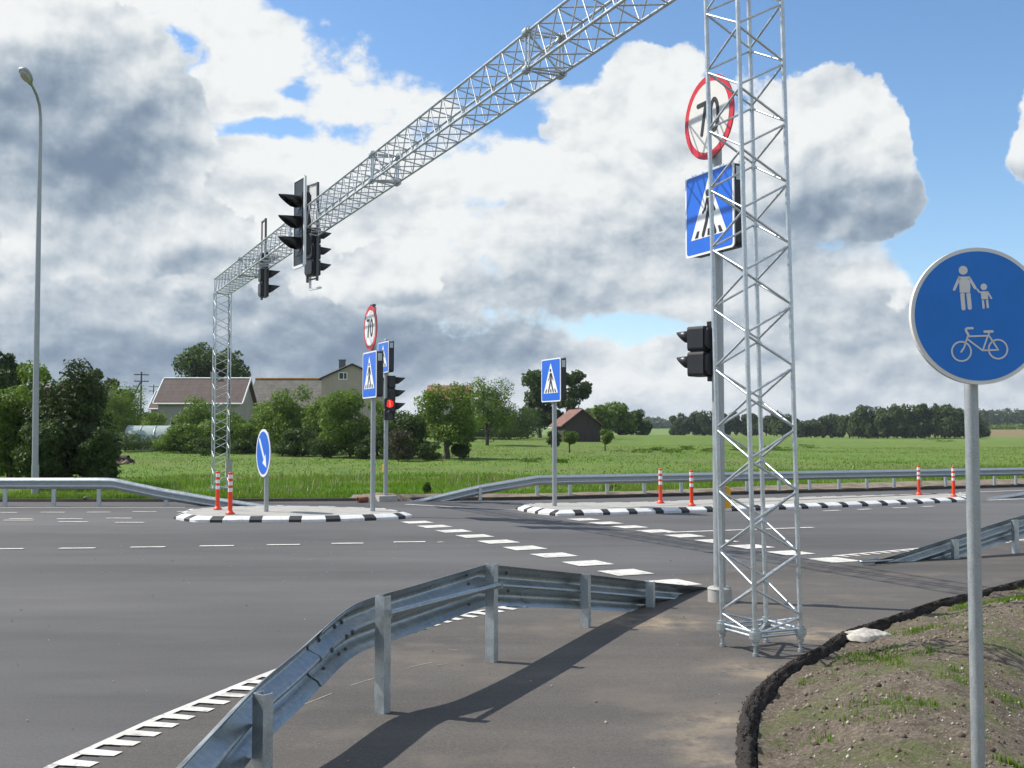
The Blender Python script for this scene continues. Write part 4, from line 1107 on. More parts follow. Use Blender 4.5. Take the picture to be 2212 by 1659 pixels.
# --- far left rail
YL = G(120, 1093).y
def gl(px): return Vector(((px - CX) / FPX * YL, YL, 0))
zl = A(CX, 1032, YL - .08).z
zy = lambda py: A(CX, py, YL - .08).z
tops = [gl(-700) + Z * zl, gl(228) + Z * zl, gl(252) + Z * zy(1033), gl(357) + Z * zy(1055), gl(462) + Z * zy(1073), gl(575) + Z * zy(1090), gl(610) - Z * .04]
pl = [(gl(x), zl - .05, 0) for x in (-300, -195, -90, 15, 120, 217)] + [(gl(362), zl * .6, 0)]
simple_rail('guard rail on the far left, sloping down in front of the far lattice mast', [q - Vector((0, .07, 0)) for q in tops], -1, pl, 0, .88)
# --- right middle rail, near side
q0, q1, q2 = G(1872, 1222), G(2063.5, 1207.3), G(2194, 1195.8)
z1_, z2_ = A(CX, 1165, q1.y).z, A(CX, 1122.8, q2.y).z
dd = (q2 - q1).normalized(); q3 = q2 + dd * 1.45; q4 = q3 + dd * 1.45
nn = Vector((-dd.y, dd.x, 0)) * .05
tops = [q0 + Z * .03, q0.lerp(q1, .3) + Z * .085, q1 + Z * (z1_ + .02), q2 + Z * (z2_ + .02), q3 + Z * .68, q4 + Z * .70, q4 + dd * 12 + Z * .7]
t = simple_rail('guard rail rising from a folded end on the ground behind the big blue sign pole', [a + nn for a in tops], 1, [(q1, z1_, AZ), (q2, z2_, AZ), (q3, .69, AZ), (q4, .7, AZ), (q4 + dd * 2, .7, AZ), (q4 + dd * 4, .7, AZ)], 0, 1, 'galv_rail', 3)
b = MB(); o = Vector((q0.x, q0.y, 0))
ang = math.atan2(dd.y, dd.x)
for sgn in (1,):
    vs = []
    for k in range(9):
        t_ = math.pi * k / 8; x, y = -.16 * math.sin(t_) + .10, .10 * math.cos(t_)
        for z in (.0, .055): vs.append(Vector((x * math.cos(ang) - y * math.sin(ang), x * math.sin(ang) + y * math.cos(ang), z)))
    b.add(vs, [(2 * k, 2 * k + 2, 2 * k + 3, 2 * k + 1) for k in range(8)] + [(2 * k, 2 * k + 1, 2 * k + 3, 2 * k + 2) for k in range(0)], True)
    b.path([vs[2 * k + 1] for k in range(9)] + [vs[17] + dd * .35], .012, 6)
    b.path([vs[1], vs[1] + dd * .3], .012, 6)
b.build('folded_end', 'galv_rail', t)
# --- short median rail at the far right
m0 = G(2134, 1077); tops = [m0 + Z * .03, m0 + V * 1.5 + Z * .16, m0 + V * 5 + Z * .55, m0 + V * 16 + Z * .62]
simple_rail('low end of a guard rail past the right island at the picture edge', tops, -1, [(m0 + V * k + Vector((0, .05, 0)), .08 + .09 * k, AZ) for k in (2, 3.5, 5)], 0, .8)
#@@PART3
# ---------------------------------------------------------------- trees
def leaves(rng, cents, rads, n, size, flat=.0, shell=(.55, 1.08), droop=0):
    """leaf-clump quads spread through a crown made of lumps"""
    k = len(cents); w = rads.prod(1) ** (2 / 3); idx = rng.choice(k, n, p=w / w.sum())
    d = rng.randn(n, 3); d /= np.linalg.norm(d, axis=1)[:, None]
    rr = shell[0] + (shell[1] - shell[0]) * rng.rand(n) ** .55
    jit = 1 + .16 * np.sin(d[:, 0] * 5 + idx) * np.cos(d[:, 2] * 6 + idx * 2)
    p = cents[idx] + d * rads[idx] * (rr * jit)[:, None]
    nrm = d * .8 + rng.randn(n, 3) * .65 + np.array([0, 0, .25]); nrm /= np.linalg.norm(nrm, axis=1)[:, None]
    t = np.cross(nrm, rng.randn(n, 3)); t /= np.linalg.norm(t, axis=1)[:, None]
    if droop: t = t * (1 - droop) + np.array([0, 0, droop]); t /= np.linalg.norm(t, axis=1)[:, None]
    b = np.cross(nrm, t); s = size * (.55 + .9 * rng.rand(n))[:, None]
    v = np.empty((n, 4, 3)); v[:, 0] = p - t * s; v[:, 1] = p + b * s * .5; v[:, 2] = p + t * s; v[:, 3] = p - b * s * .5
    return v.reshape(-1, 3), np.arange(4 * n).reshape(n, 4)
def make_tree(name, label, cat, group, pos, h, wd, n=4000, leaf=.13, mat='leaf_mid', lumps=16, trunk=.22, tr=.09, seed=1, shape='round', fork=True, shell=(.5, 1.08), lump=.30, gaps=1.0, root=None):
    rng = np.random.RandomState(seed)
    t = empty(name, pos, 0, label, cat, group)
    base = h * trunk; ch = h - base; C_, R_ = [], []
    for i in range(lumps):
        for _ in range(60):
            q = rng.uniform(-1, 1, 3)
            r2 = math.hypot(q[0], q[1]); zz = (q[2] + 1) / 2
            if shape == 'round': ok = r2 ** 2 + q[2] ** 2 < 1 and r2 ** 2 + q[2] ** 2 > .18
            elif shape == 'wide': ok = r2 < (1 - .75 * zz ** 2) ** .5
            elif shape == 'cone': ok = r2 < 1.0 - .85 * zz
            elif shape == 'tall': ok = r2 < .95 - .55 * zz ** 1.5
            else: ok = r2 < 1 - .3 * zz
            if ok: break
        lr = lump * (.7 + .6 * rng.rand())
        if shape == 'cone': lr *= (1.15 - .8 * zz)
        C_.append((q[0] * wd / 2 * (1 - lr * .8), q[1] * wd / 2 * (1 - lr * .8), base + ch * (lr * .4 + zz * (1 - lr * .75))))
        R_.append((lr * wd * .5 * 1.15, lr * wd * .5 * 1.15, lr * min(wd, ch * 1.3) * .5 * .95))
    C_, R_ = np.array(C_), np.array(R_)
    v, f = leaves(rng, C_, R_, n, leaf, shell=shell)
    keep = np.ones(len(f), bool)
    v[:, 2] = np.maximum(v[:, 2], .02)
    o = mesh_np('crown', v, f, mat, t)
    b = MB(); top = base + ch * .45
    b.path([(0, 0, -.2), (tr * .2, 0, base * .4), (-tr * .3, tr * .2, base), (tr, 0, top)], [tr * 1.35, tr * 1.05, tr * .85, tr * .35], 8)
    if fork:
        order = np.argsort(-R_[:, 0])[:min(7, lumps)]
        for j in order:
            c_ = Vector(C_[j]); s0 = Vector((0, 0, base * (.65 + .5 * rng.rand())))
            if c_.z < s0.z: s0.z = max(.1, c_.z * .6)
            mid = s0.lerp(c_, .5) + Vector(rng.uniform(-.08, .08, 3)) * wd * .5
            b.path([s0, mid, c_], [tr * .6, tr * .4, tr * .12], 6)
    b.build('trunk', 'bark', t)
    return t
def tpx(name, label, cat, group, cx, by, ty, wpx, Y=None, **k):
    """a tree surveyed by its foot, top and width; stands on the terrain"""
    p = hit(cx, by) if Y is None else A(cx, by, Y)
    if Y is not None: p = Vector((p.x, Y, terrain(p.x, Y)))
    h = A(cx, ty, p.y).z - p.z; wd = wpx / FPX * p.y
    return make_tree(name, label, cat, group, p, h, wd, **k)
g1 = 'dark trees and bushes beside the street lamp'
tpx('conifer', 'tall dark feathery conifer right of the street lamp', 'conifer', g1, 140, 1075, 738, 205, Y=34, n=26000, leaf=.060, mat='leaf_conifer', lumps=46, trunk=.02, tr=.12, seed=3, shape='tall', lump=.30, shell=(.3, 1.1))
tpx('conifer', 'lower dark conifer spreading over the left end of the meadow', 'conifer', g1, 192, 1075, 812, 150, Y=35.5, n=16000, leaf=.060, mat='leaf_conifer', lumps=34, trunk=.02, tr=.10, seed=4, shape='tall', lump=.32, shell=(.3, 1.1))
tpx('bush', 'sunlit green bush at the left picture edge behind the guard rail', 'bush', g1, 22, 1075, 835, 150, Y=34, n=16000, leaf=.055, mat='leaf_mid', lumps=30, trunk=.02, tr=.06, seed=5, shape='dome', lump=.34, shell=(.35, 1.1))
tpx('bush', 'dark rounded bush at the foot of the conifers beside the meadow', 'bush', g1, 205, 1076, 925, 105, Y=33, n=9000, leaf=.055, mat='leaf_dark', lumps=22, trunk=.02, tr=.06, seed=6, shape='dome', lump=.36, shell=(.35, 1.1))
tpx('bush', 'dark bush directly behind the foot of the street lamp', 'bush', g1, 90, 1076, 900, 120, Y=32.6, n=9000, leaf=.055, mat='leaf_dark', lumps=22, trunk=.02, tr=.06, seed=61, shape='dome', lump=.36, shell=(.35, 1.1))
tpx('tree', 'green leafy tree filling in behind the street lamp', 'tree', g1, 88, 1070, 765, 150, Y=44, n=9000, leaf=.085, mat='leaf_mid', lumps=26, trunk=.1, seed=62)
g2 = 'village trees on the left'
tpx('tree', 'broad leafy tree cut off by the left picture edge', 'tree', g2, 8, 950, 728, 105, Y=62, n=7000, leaf=.13, mat='leaf_dark', lumps=22, trunk=.2, seed=8)
tpx('tree', 'dark tree top showing behind the conifers', 'tree', g2, 186, 950, 783, 90, Y=85, n=4500, leaf=.16, mat='leaf_dark', lumps=16, seed=9)
tpx('tree', 'rounded dark tree left of the utility pole', 'tree', g2, 252, 950, 808, 80, Y=112, n=4000, leaf=.2, mat='leaf_dark', lumps=14, seed=10)
tpx('tree', 'big round dark tree rising behind the brown-roofed house', 'tree', g2, 457, 930, 742, 215, Y=135, n=15000, leaf=.26, mat='leaf_dark', lumps=34, trunk=.2, seed=11, shape='wide', lump=.26, shell=(.45, 1.05))
tpx('spruce', 'tiny spruce tip above the grey-roofed barn', 'spruce', g2, 617, 930, 796, 34, Y=150, n=1500, leaf=.22, mat='leaf_dark', lumps=26, trunk=.05, seed=12, shape='cone', lump=.3)
tpx('tree', 'small tree crown peeping over the ridge of the grey-roofed barn', 'tree', g2, 646, 930, 806, 46, Y=150, n=1500, leaf=.2, mat='leaf_dark', lumps=10, seed=13)
g3 = 'garden trees along the meadow'
GT = [  # cx, base, top, width, mat, n, label
 (268, 962, 838, 140, 'leaf_mid', 6500, 'apple tree in front of the left end of the brown-roofed house'),
 (225, 958, 858, 80, 'leaf_dark', 3000, 'dark garden tree between the conifers and the polytunnel'),
 (418, 975, 858, 96, 'leaf_bright', 6000, 'bright green garden tree just left of the far lattice mast'),
 (392, 978, 918, 92, 'leaf_mid', 4200, 'low bushy tree in front of the polytunnel, right side'),
 (465, 978, 905, 90, 'leaf_mid', 4200, 'low bushy tree behind the far lattice mast'),
 (540, 978, 912, 80, 'leaf_bright', 3600, 'low light green bush behind the blue arrow sign'),
 (622, 980, 832, 128, 'leaf_mid', 8000, 'rounded garden tree in front of the grey-roofed barn'),
 (580, 970, 868, 84, 'leaf_mid', 4500, 'garden tree right above the blue arrow sign'),
 (702, 982, 842, 92, 'leaf_mid', 5200, 'garden tree in front of the pale gabled house'),
 (756, 988, 832, 122, 'leaf_mid', 7500, 'garden tree behind the island crossing sign'),
 (858, 992, 868, 104, 'leaf_dark', 5500, 'dark tree behind the far traffic light'),
 (655, 986, 918, 84, 'leaf_dark', 3600, 'dark purple-green shrub under the garden trees'),
 (905, 988, 885, 70, 'leaf_dark', 3200, 'dark tree between the far traffic light and the forked apple tree'),
 (1100, 950, 872, 90, 'leaf_dark', 3600, 'dark hedge tree left of the lone crossing sign'),
 (1140, 948, 880, 70, 'leaf_dark', 3000, 'dark hedge tree directly behind the lone crossing sign'),
 (500, 972, 885, 74, 'leaf_mid', 3600, 'low tree between the far lattice mast and the arrow sign'),
 (815, 985, 850, 80, 'leaf_mid', 4000, 'garden tree between the island crossing sign and the far traffic light'),
 (335, 968, 888, 60, 'leaf_mid', 3000, 'slim tree in front of the middle of the brown-roofed house wall'),
 (1020, 955, 862, 90, 'leaf_dark', 3000, 'dark tree behind the apple trees'),
]
for i, (cx_, by, ty, w_, mt, n, lb) in enumerate(GT):
    tpx('garden_tree', lb, 'tree', g3, cx_, by, ty, w_ * 1.25, n=int(n * 1.7), leaf=.088, mat=mt, lumps=26, trunk=.04, tr=.09, seed=30 + i, shape='wide', lump=.30, shell=(.4, 1.1))
tpx('apple_tree', 'apple tree with a forked dark trunk at the meadow edge', 'tree', g3, 965, 992, 832, 150, n=11000, leaf=.085, mat='leaf_mid', lumps=30, trunk=.20, tr=.16, seed=71, shape='dome', lump=.30, shell=(.4, 1.1))
tpx('apple_tree', 'apple tree with a bare straight trunk right of the forked one', 'tree', g3, 1052, 962, 818, 135, n=10000, leaf=.09, mat='leaf_mid', lumps=28, trunk=.24, tr=.13, seed=72, shape='dome', lump=.3, shell=(.4, 1.1))
g4 = 'low shrubs under the garden trees'
Y_ok = lambda q: 'thistle' not in q and 'weed clump' not in q
for i, (cx_, by, ty, w_, mt, lb) in enumerate([(445, 985, 945, 80, 'leaf_dark', 'dark low shrub behind the foot of the far lattice mast'), (525, 982, 945, 60, 'leaf_dark', 'low shrub left of the arrow sign pole'), (610, 985, 950, 90, 'leaf_dark', 'low shrub right of the arrow sign pole'),
      (700, 990, 950, 80, 'leaf_dark', 'low dark shrub left of the island crossing sign pole'), (780, 992, 948, 70, 'leaf_dark', 'low dark shrub just behind the island crossing sign pole'), (860, 996, 930, 84, 'leaf_brown', 'reddish dark shrub below the far traffic light'),
      (925, 994, 955, 60, 'leaf_dark', 'low dark shrub left of the forked apple tree'), (1000, 990, 945, 58, 'leaf_dark', 'low dark shrub right of the forked apple tree'), (340, 975, 940, 100, 'leaf_dark', 'low dark hedge in front of the polytunnel'), (270, 975, 935, 110, 'leaf_dark', 'low dark hedge behind the lying cow'),
      (1230, 978, 926, 40, 'leaf_mid', 'little round tree in front of the wooden shed, left one'), (1307, 974, 929, 42, 'leaf_mid', 'little round tree in front of the wooden shed, right one'), 
      (1196, 975, 925, 34, 'leaf_dark', 'small dark bush beside the lone crossing sign pole'), (922, 1069, 1040, 22, 'leaf_dark', 'small dark thistle clump above the sloping far rail'),
      (1320, 1062, 1048, 44, 'leaf_mid', 'weed clump behind the far right rail')]):
    tr_ = .35 if 'little round' in lb else .05
    tpx('shrub', lb, 'shrub', g4, cx_, by, ty, w_, n=2600, leaf=.07 if Y_ok(lb) else .03, mat=mt, lumps=12, trunk=tr_, tr=.05, seed=90 + i, shape='dome' if tr_ < .1 else 'round', lump=.36, shell=(.35, 1.1))
for i, (cx_, by) in enumerate([(1388, 978), (1420, 974), (1452, 978), (1484, 972), (1530, 976), (1600, 974), (1660, 972), (1690, 974), (1745, 968), (2010, 952), (2040, 956), (1215, 1000), (1150, 998)]):
    tpx('shrub', 'tall weeds growing as a loose dark clump on the meadow rise', 'shrub', 'weed clumps on the meadow rise', cx_, by, by - 9, 56, n=500, leaf=.06, mat='leaf_mid', lumps=14, trunk=.02, tr=.02, seed=120 + i, shape='dome', lump=.2, fork=False)
tpx('tree', 'tall irregular dark tree rising behind the wooden shed and the lone crossing sign', 'tree', None, 1166, 935, 786, 122, Y=138, n=8000, leaf=.22, mat='leaf_dark', lumps=26, trunk=.12, tr=.2, seed=141, shape='tall', lump=.24)
tpx('tree', 'loose dark tree whose crown shows right of the lone crossing sign', 'tree', None, 1234, 935, 782, 96, Y=136, n=6000, leaf=.2, mat='leaf_dark', lumps=26, trunk=.12, tr=.2, seed=142, shape='round', lump=.2)
for i, (cx_, ty, w_, mt, lb) in enumerate([(1300, 880, 80, 'leaf_mid', 'light green bush just right of the wooden shed'), (1338, 872, 76, 'leaf_mid', 'bush with a pointed top right of the wooden shed'), (1368, 878, 64, 'leaf_dark', 'dark bush at the right end of the thicket by the shed'), (1275, 884, 60, 'leaf_mid', 'bush behind the roof of the wooden shed'), (1390, 905, 40, 'leaf_dark', 'last low bush of the thicket by the shed')]):
    tpx('bush', lb, 'bush', 'thicket right of the wooden shed', cx_, 940, ty, w_, Y=165 + 4 * i, n=4200, leaf=.26, mat=mt, lumps=16, trunk=.02, tr=.1, seed=150 + i, shape='dome', lump=.34)
# wood edges on the right: one tree of each kind, copied
protos = []
for i in range(4):
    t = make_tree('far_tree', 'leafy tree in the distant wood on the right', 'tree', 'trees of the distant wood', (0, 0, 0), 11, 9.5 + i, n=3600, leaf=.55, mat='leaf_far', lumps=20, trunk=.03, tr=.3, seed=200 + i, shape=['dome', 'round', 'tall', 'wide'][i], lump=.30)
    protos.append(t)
prof = [(1462, 895, 330), (1480, 888, 335), (1500, 890, 340), (1522, 886, 335), (1545, 885, 335), (1568, 888, 340), (1590, 890, 345), (1612, 893, 345), (1634, 890, 340), (1655, 893, 335), (1678, 890, 330), (1700, 893, 335), (1728, 902, 300), (1752, 903, 300), (1776, 900, 300), (1798, 893, 300), (1812, 897, 310),
        (1835, 884, 290), (1855, 879, 285), (1876, 876, 285), (1897, 878, 285), (1917, 875, 280), (1938, 877, 280), (1958, 872, 280), (1978, 868, 280), (1998, 874, 285), (2020, 876, 280), (2042, 873, 280), (2062, 878, 285), (2084, 878, 285), (2100, 884, 285),
        (1862, 885, 300), (1930, 880, 300), (1990, 876, 300), (2050, 880, 300), (1510, 893, 350), (1620, 895, 355), (1690, 900, 320), (1760, 906, 310), (2118, 905, 300)]
rr = random.Random(9)
left_ = True; used = []
for i, (x, ty, Y) in enumerate(prof):
    k = i % 4; o = protos[k] if k not in used else copy_tree(protos[k]); used.append(k)
    d = ray(x, 940); X = d.x / d.y * Y; gz = terrain(X, Y); o.location = (X, Y, gz)
    s = (A(x, ty, Y).z - gz) / 11; wsc = s * rr.uniform(.75, 1.05) if Y < 320 else s * .8
    if x < 1720: wsc = max(.55, 28 / FPX * Y / 10)
    o.scale = (wsc, wsc, s); o.rotation_euler.z = rr.uniform(0, 6.28)
    if x < 1540: l_, gr = 'tree in the distant row left of the near lattice mast', 'distant row left of the near mast'
    elif x < 1712: l_, gr = 'tree in the distant row seen through the near lattice mast', 'distant row behind the near mast'
    elif x < 1822: l_, gr = 'tree in the low part of the distant wood right of the near lattice mast', 'low part of the distant wood'
    else: l_, gr = 'tree in the tall part of the distant wood, left of the big blue sign pole', 'tall part of the distant wood'
    if x > 2105: l_, gr = 'last low tree of the distant wood behind the big blue sign pole', 'end of the distant wood'
    o['label'] = l_; o['group'] = gr
# far-off forest and hill on the horizon
def mass(name, label, x0, x1, Y, ty, n, leaf, mat, seed, jag=.18, by=945):
    rng = np.random.RandomState(seed)
    a, c = A(x0, by, Y), A(x1, by, Y); k = int((c.x - a.x) / (Y * .012)) + 2; C_, R_ = [], []
    for j in range(k):
        for row in range(2):
            f = (j + .5 * row) / k; x = a.x + (c.x - a.x) * f; y = Y + row * Y * .02
            gz = terrain(x, y); h = (A(CX, ty(f) if callable(ty) else ty, y).z - gz) * (1 + jag * rng.randn() * .5); h = max(1.5, h)
            C_.append((x, y, gz + h * .52)); R_.append((Y * .009 * (1 + .3 * rng.rand()), Y * .009, h * .5))
            C_.append((x + Y * .004, y - 1, gz + h * .3)); R_.append((Y * .010, Y * .009, h * .34))
    v, f = leaves(rng, np.array(C_), np.array(R_), n, leaf, shell=(.75, 1.04))
    o = mesh_np(name, v, f, mat); tag(o, label, 'forest', kind='stuff')
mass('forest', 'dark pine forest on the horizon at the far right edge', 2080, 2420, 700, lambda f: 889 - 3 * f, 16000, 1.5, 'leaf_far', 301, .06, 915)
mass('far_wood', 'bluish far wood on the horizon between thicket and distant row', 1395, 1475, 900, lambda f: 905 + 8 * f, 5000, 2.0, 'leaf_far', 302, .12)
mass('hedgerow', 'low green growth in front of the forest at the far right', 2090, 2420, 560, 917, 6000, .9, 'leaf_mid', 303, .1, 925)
mass('village_trees', 'mass of village trees filling the gaps behind the gardens', 200, 1130, 145, lambda f: 905 - 12 * math.sin(f * 9), 22000, .28, 'leaf_dark', 304, .25)

# ---------------------------------------------------------------- houses
def roofmat(name, base, rows=6, cols=2.2, var=.35):
    m = Mat(name, .85); p = m.obj()
    w1 = m.N.new('ShaderNodeTexBrick'); w1.inputs['Scale'].default_value = 1.0
    sx = m.N.new('ShaderNodeSeparateXYZ'); m.L.new(p, sx.inputs[0]); cb = m.N.new('ShaderNodeCombineXYZ'); m.L.new(sx.outputs[0], cb.inputs[0]); m.L.new(sx.outputs[2], cb.inputs[1]); m.L.new(cb.outputs[0], w1.inputs['Vector'])
    w1.inputs['Brick Width'].default_value = .55; w1.inputs['Row Height'].default_value = .32; w1.inputs['Mortar Size'].default_value = .025; w1.offset = 0
    w1.inputs['Color1'].default_value = rgb(*base); w1.inputs['Color2'].default_value = rgb(*[x * .82 for x in base]); w1.inputs['Mortar'].default_value = rgb(*[x * .5 for x in base])
    c = m.mix(.5, w1.outputs[0], m.ramp(m.noise(1.6, 5, .7), [(.3, tuple(x * (1 - var) for x in base)), (.7, tuple(x * (1 + var) for x in base))]))
    m.color(c); return m.m
def boards(name, base):
    m = Mat(name, .9); f = m.noise(1, 4, .6, st=(9, 9, .4)); m.color(m.ramp(f, [(.3, tuple(x * .5 for x in base)), (.7, tuple(x * 1.5 for x in base))])); return m.m
wallg = plain('grey_render', (.34, .33, .30), .9, 0, .1, .8); wallp = plain('beige_render', (.38, .32, .275), .9, 0, .1, .8)
white = M['white']
def house(name, label, loc, rz, wx, dy, eave, ridge, axis, wmat, rmat, over=.35, trim=None, wins=(), chim=None, cat='house', low=-1.2):
    """axis 'x': ridge along x, long side facing -y; axis 'y': gable facing -y. Origin: front left corner"""
    t = empty(name, loc, rz, label, cat)
    b = MB(); b.box((wx / 2, dy / 2, (eave + low) / 2), (wx, dy, eave - low))
    if axis == 'x':
        for x0, x1 in ((0, .18), (wx - .18, wx)): b.add([(x, y, z) for x in (x0, x1) for y, z in ((.002, eave), (dy - .002, eave), (dy / 2, ridge - .05))], [(0, 2, 1), (3, 4, 5), (0, 3, 5, 2), (1, 2, 5, 4), (0, 1, 4, 3)])
    else:
        b.prism([(.002, eave), (wx - .002, eave), (wx / 2, ridge - .05)], 0.0, .18); b.prism([(.002, eave), (wx - .002, eave), (wx / 2, ridge - .05)], dy - .18, dy)
    b.build('wall', wmat, t)
    r = MB(); th = .10
    L_, Hh = (dy / 2, ridge - eave) if axis == 'x' else (wx / 2, ridge - eave)
    sl_ = Hh / L_; ez = eave - over * sl_
    if axis == 'x': sec = [(-over, ez), (dy / 2, ridge), (dy + over, ez), (dy + over, ez - th), (dy / 2, ridge - th), (-over, ez - th)]; vs = [(x, y, z + .06) for x in (-over, wx + over) for y, z in sec]
    else: sec = [(-over, ez), (wx / 2, ridge), (wx + over, ez), (wx + over, ez - th), (wx / 2, ridge - th), (-over, ez - th)]; vs = [(x, y, z + .06) for y in (-over, dy + over) for x, z in sec]
    r.add(vs, [(i, (i + 1) % 6, 6 + (i + 1) % 6, 6 + i) for i in range(6)] + [(0, 1, 4, 5), (1, 2, 3, 4), (6, 11, 10, 7), (7, 10, 9, 8)])
    ro = r.build('roof', rmat, t)
    if trim:
        tb = MB(); 
        def seg(p, q): tb.tube(p, q, .075, seg=4)
        if axis == 'x':
            for x in (-over - .02, wx + over + .02): seg((x, -over, ez + .05), (x, dy / 2, ridge + .05)); seg((x, dy / 2, ridge + .05), (x, dy + over, ez + .05))
            seg((-over, dy / 2, ridge + .09), (wx + over, dy / 2, ridge + .09)) if trim[1] else None
            seg((-over, -over - .03, ez), (wx + over, -over - .03, ez))
        else:
            y = -over - .02; seg((-over, y, ez + .03), (wx / 2, y, ridge + .04)); seg((wx / 2, y, ridge + .04), (wx + over, y, ez + .03))
        tb.build('verge_board', trim[0], ro)
    if chim:
        c = MB(); c.box((chim[0], chim[1], ridge + .1), (chim[2], chim[2], 1.0)); c.box((chim[0], chim[1], ridge + .62), (chim[2] + .1, chim[2] + .1, .08)); c.build('chimney', chim[3], ro)
    for (x, z, w_, h_) in wins:
        wn = MB(); f_ = .07
        for a_, c_, ww, hh in ((x, z - h_ / 2, w_ + f_, f_), (x, z + h_ / 2, w_ + f_, f_), (x - w_ / 2, z, f_, h_ - f_), (x + w_ / 2, z, f_, h_ - f_), (x + w_ * .08, z, f_ * .8, h_ - f_)): wn.box((a_, -.025, c_), (ww, .08, hh))
        wo = wn.build('window', 'white', t); pn = MB(); pn.box((x, -.012, z), (w_, .02, h_)); pn.build('pane', 'lens', wo)
    return t
def hpos(px, Y): 
    d = ray(px, 900); X = d.x / d.y * Y; return Vector((X, Y, 0))
mp_ = lambda Y, px: px * Y / FPX
Yh = 100; zt_ = lambda py, Y: A(CX, py, Y).z
house('house', 'grey house with a wide brown tiled roof edged in white, behind the far lattice mast', hpos(341, Yh), 0, mp_(Yh, 176), 5.4, zt_(866, Yh), zt_(819, Yh + 2.7), 'x', wallg, roofmat('brown_roof', (.105, .076, .066)), .35, (white, True), [(mp_(Yh, 40), 2.6, 1.0, 1.2)], (4.3, 2.9, .55, 'concrete'))
house('house', 'low annexe with a brown roof at the left end of the wide brown-roofed house', hpos(326, 104), 0, 1.4, 4, zt_(880, 104), zt_(846, 106), 'x', wallg, roofmat('annexe_roof', (.15, .10, .085)), .2, (white, True))
house('barn', 'long barn with a patched grey roof and mossy yellow ridge between the two houses', hpos(543, 108), 0, mp_(108, 158), 6.5, zt_(876, 108), zt_(820, 111), 'x', boards('dark_boards', (.06, .03, .02)), roofmat('grey_roof', (.135, .128, .108), var=.6), .4, None, (), None, 'barn')
ridge_ = MB(); p = hpos(543, 108); ridge_.tube((-.4, 3.25, zt_(820, 111) + .09), (mp_(108, 158) + .4, 3.25, zt_(820, 111) + .09), .13, seg=6)
hb = [o for o in bpy.data.objects if o.name.startswith('barn')][0]; ridge_.build('ridge_cap', plain('mossy_ridge', (.36, .20, .05), .9, 0, .3, 2), hb)
Yc = 103
house('house', 'pale beige gabled house with one upper window behind the garden trees', hpos(694, Yc), R(3), mp_(Yc, 131), 7, zt_(817, Yc), zt_(787, Yc), 'y', wallp, plain('dark_roof', (.035, .033, .035), .7), .25, ('black', 0),
      [(mp_(Yc, 46), zt_(812, Yc), .75, .62), (mp_(Yc, 14), zt_(868, Yc), .7, .7)], (mp_(Yc, 37), 3.2, .6, 'darkmetal'))
house('house', 'house showing only its terracotta roof above the apple trees', hpos(925, 124), 0, mp_(124, 88), 6, zt_(862, 124), zt_(833, 127), 'x', wallg, roofmat('terracotta_roof', (.30, .13, .085)), .3)
house('house', 'house at far left whose red roof peeps between tree and conifer', hpos(30, 96), R(20), 3.2, 5, zt_(852, 96), zt_(834, 97), 'x', wallp, roofmat('red_roof', (.30, .08, .05)), .3)
house('house', 'pale gable and chimney peeping right of the conifers', hpos(196, 100), R(30), 2.4, 5, zt_(855, 100), zt_(832, 101), 'y', wallp, roofmat('pale_roof', (.30, .27, .22)), .2, None, (), (.6, 1, .45, 'concrete'))
Ys = 112
house('shed', 'small dark wooden shed with a rusty red roof on the meadow', hpos(1217, Ys), R(14), mp_(Ys, 84), 4.2, zt_(916, Ys), zt_(884, Ys), 'y', boards('weathered_boards', (.045, .038, .034)), plain('rusty_roof', (.18, .085, .064), .85, 0, .35, 1.5), .30, None, (), None, 'shed')
# polytunnel
p = hpos(268, 84); p.z = terrain(p.x, 84); t = empty('polytunnel', p, R(4), 'pale plastic polytunnel half hidden behind the apple tree', 'greenhouse')
b = MB(); vs = []; n = 12; hh = zt_(919, 84) - p.z; Lw = mp_(84, 122)
for k in range(n + 1):
    a = math.pi * k / n
    for x in (0, Lw): vs.append((x, 1.5 - 1.5 * math.cos(a), hh * math.sin(a) ** .8))
b.add(vs, [(2 * k, 2 * k + 1, 2 * k + 3, 2 * k + 2) for k in range(n)], True); b.add(vs, [tuple(2 * k for k in range(n, -1, -1)), tuple(2 * k + 1 for k in range(n + 1))])
b.build('film_cover', plain('milky_film', (.30, .37, .35), .5, 0, .12, 2), t)
b = MB()
for x in np.linspace(.02, Lw - .02, 5):
    b.path([(x, 1.5 - 1.53 * math.cos(math.pi * k / n), hh * math.sin(math.pi * k / n) ** .8 + .02) for k in range(n + 1)], .03, 6)
b.build('hoops', 'galv', t)
# utility poles
def upole(px, ty, Y, label, brace=True):
    p = hpos(px, Y); p.z = terrain(p.x, Y); t = empty('utility_pole', p, R(20), label, 'utility pole', 'wooden utility poles'); h = zt_(ty, Y) - p.z
    b = MB(); b.path([(0, 0, -.3), (0, 0, h)], [.12, .08], 8); b.build('pole', 'bark', t)
    if brace: b = MB(); b.path([(-3.0, 0, -.3), (-.1, 0, h - 1.2)], [.09, .07], 8); b.build('brace', 'bark', t)
    for z in (h - .35, h - 1.1):
        b = MB(); b.box((0, -.17, z), (1.6, .08, .10)); b.build('crossarm', 'bark', t)
        b = MB()
        for x in (-.7, -.35, .35, .7): b.tube((x, -.17, z + .05), (x, -.17, z + .24), .05, .03, seg=8)
        b.build('insulators', 'concrete', t)
upole(304, 803, 125, 'wooden utility pole with a slanting brace, left of the brown-roofed house'); upole(331, 831, 190, 'smaller farther utility pole just beside the roof of the brown-roofed house', False)
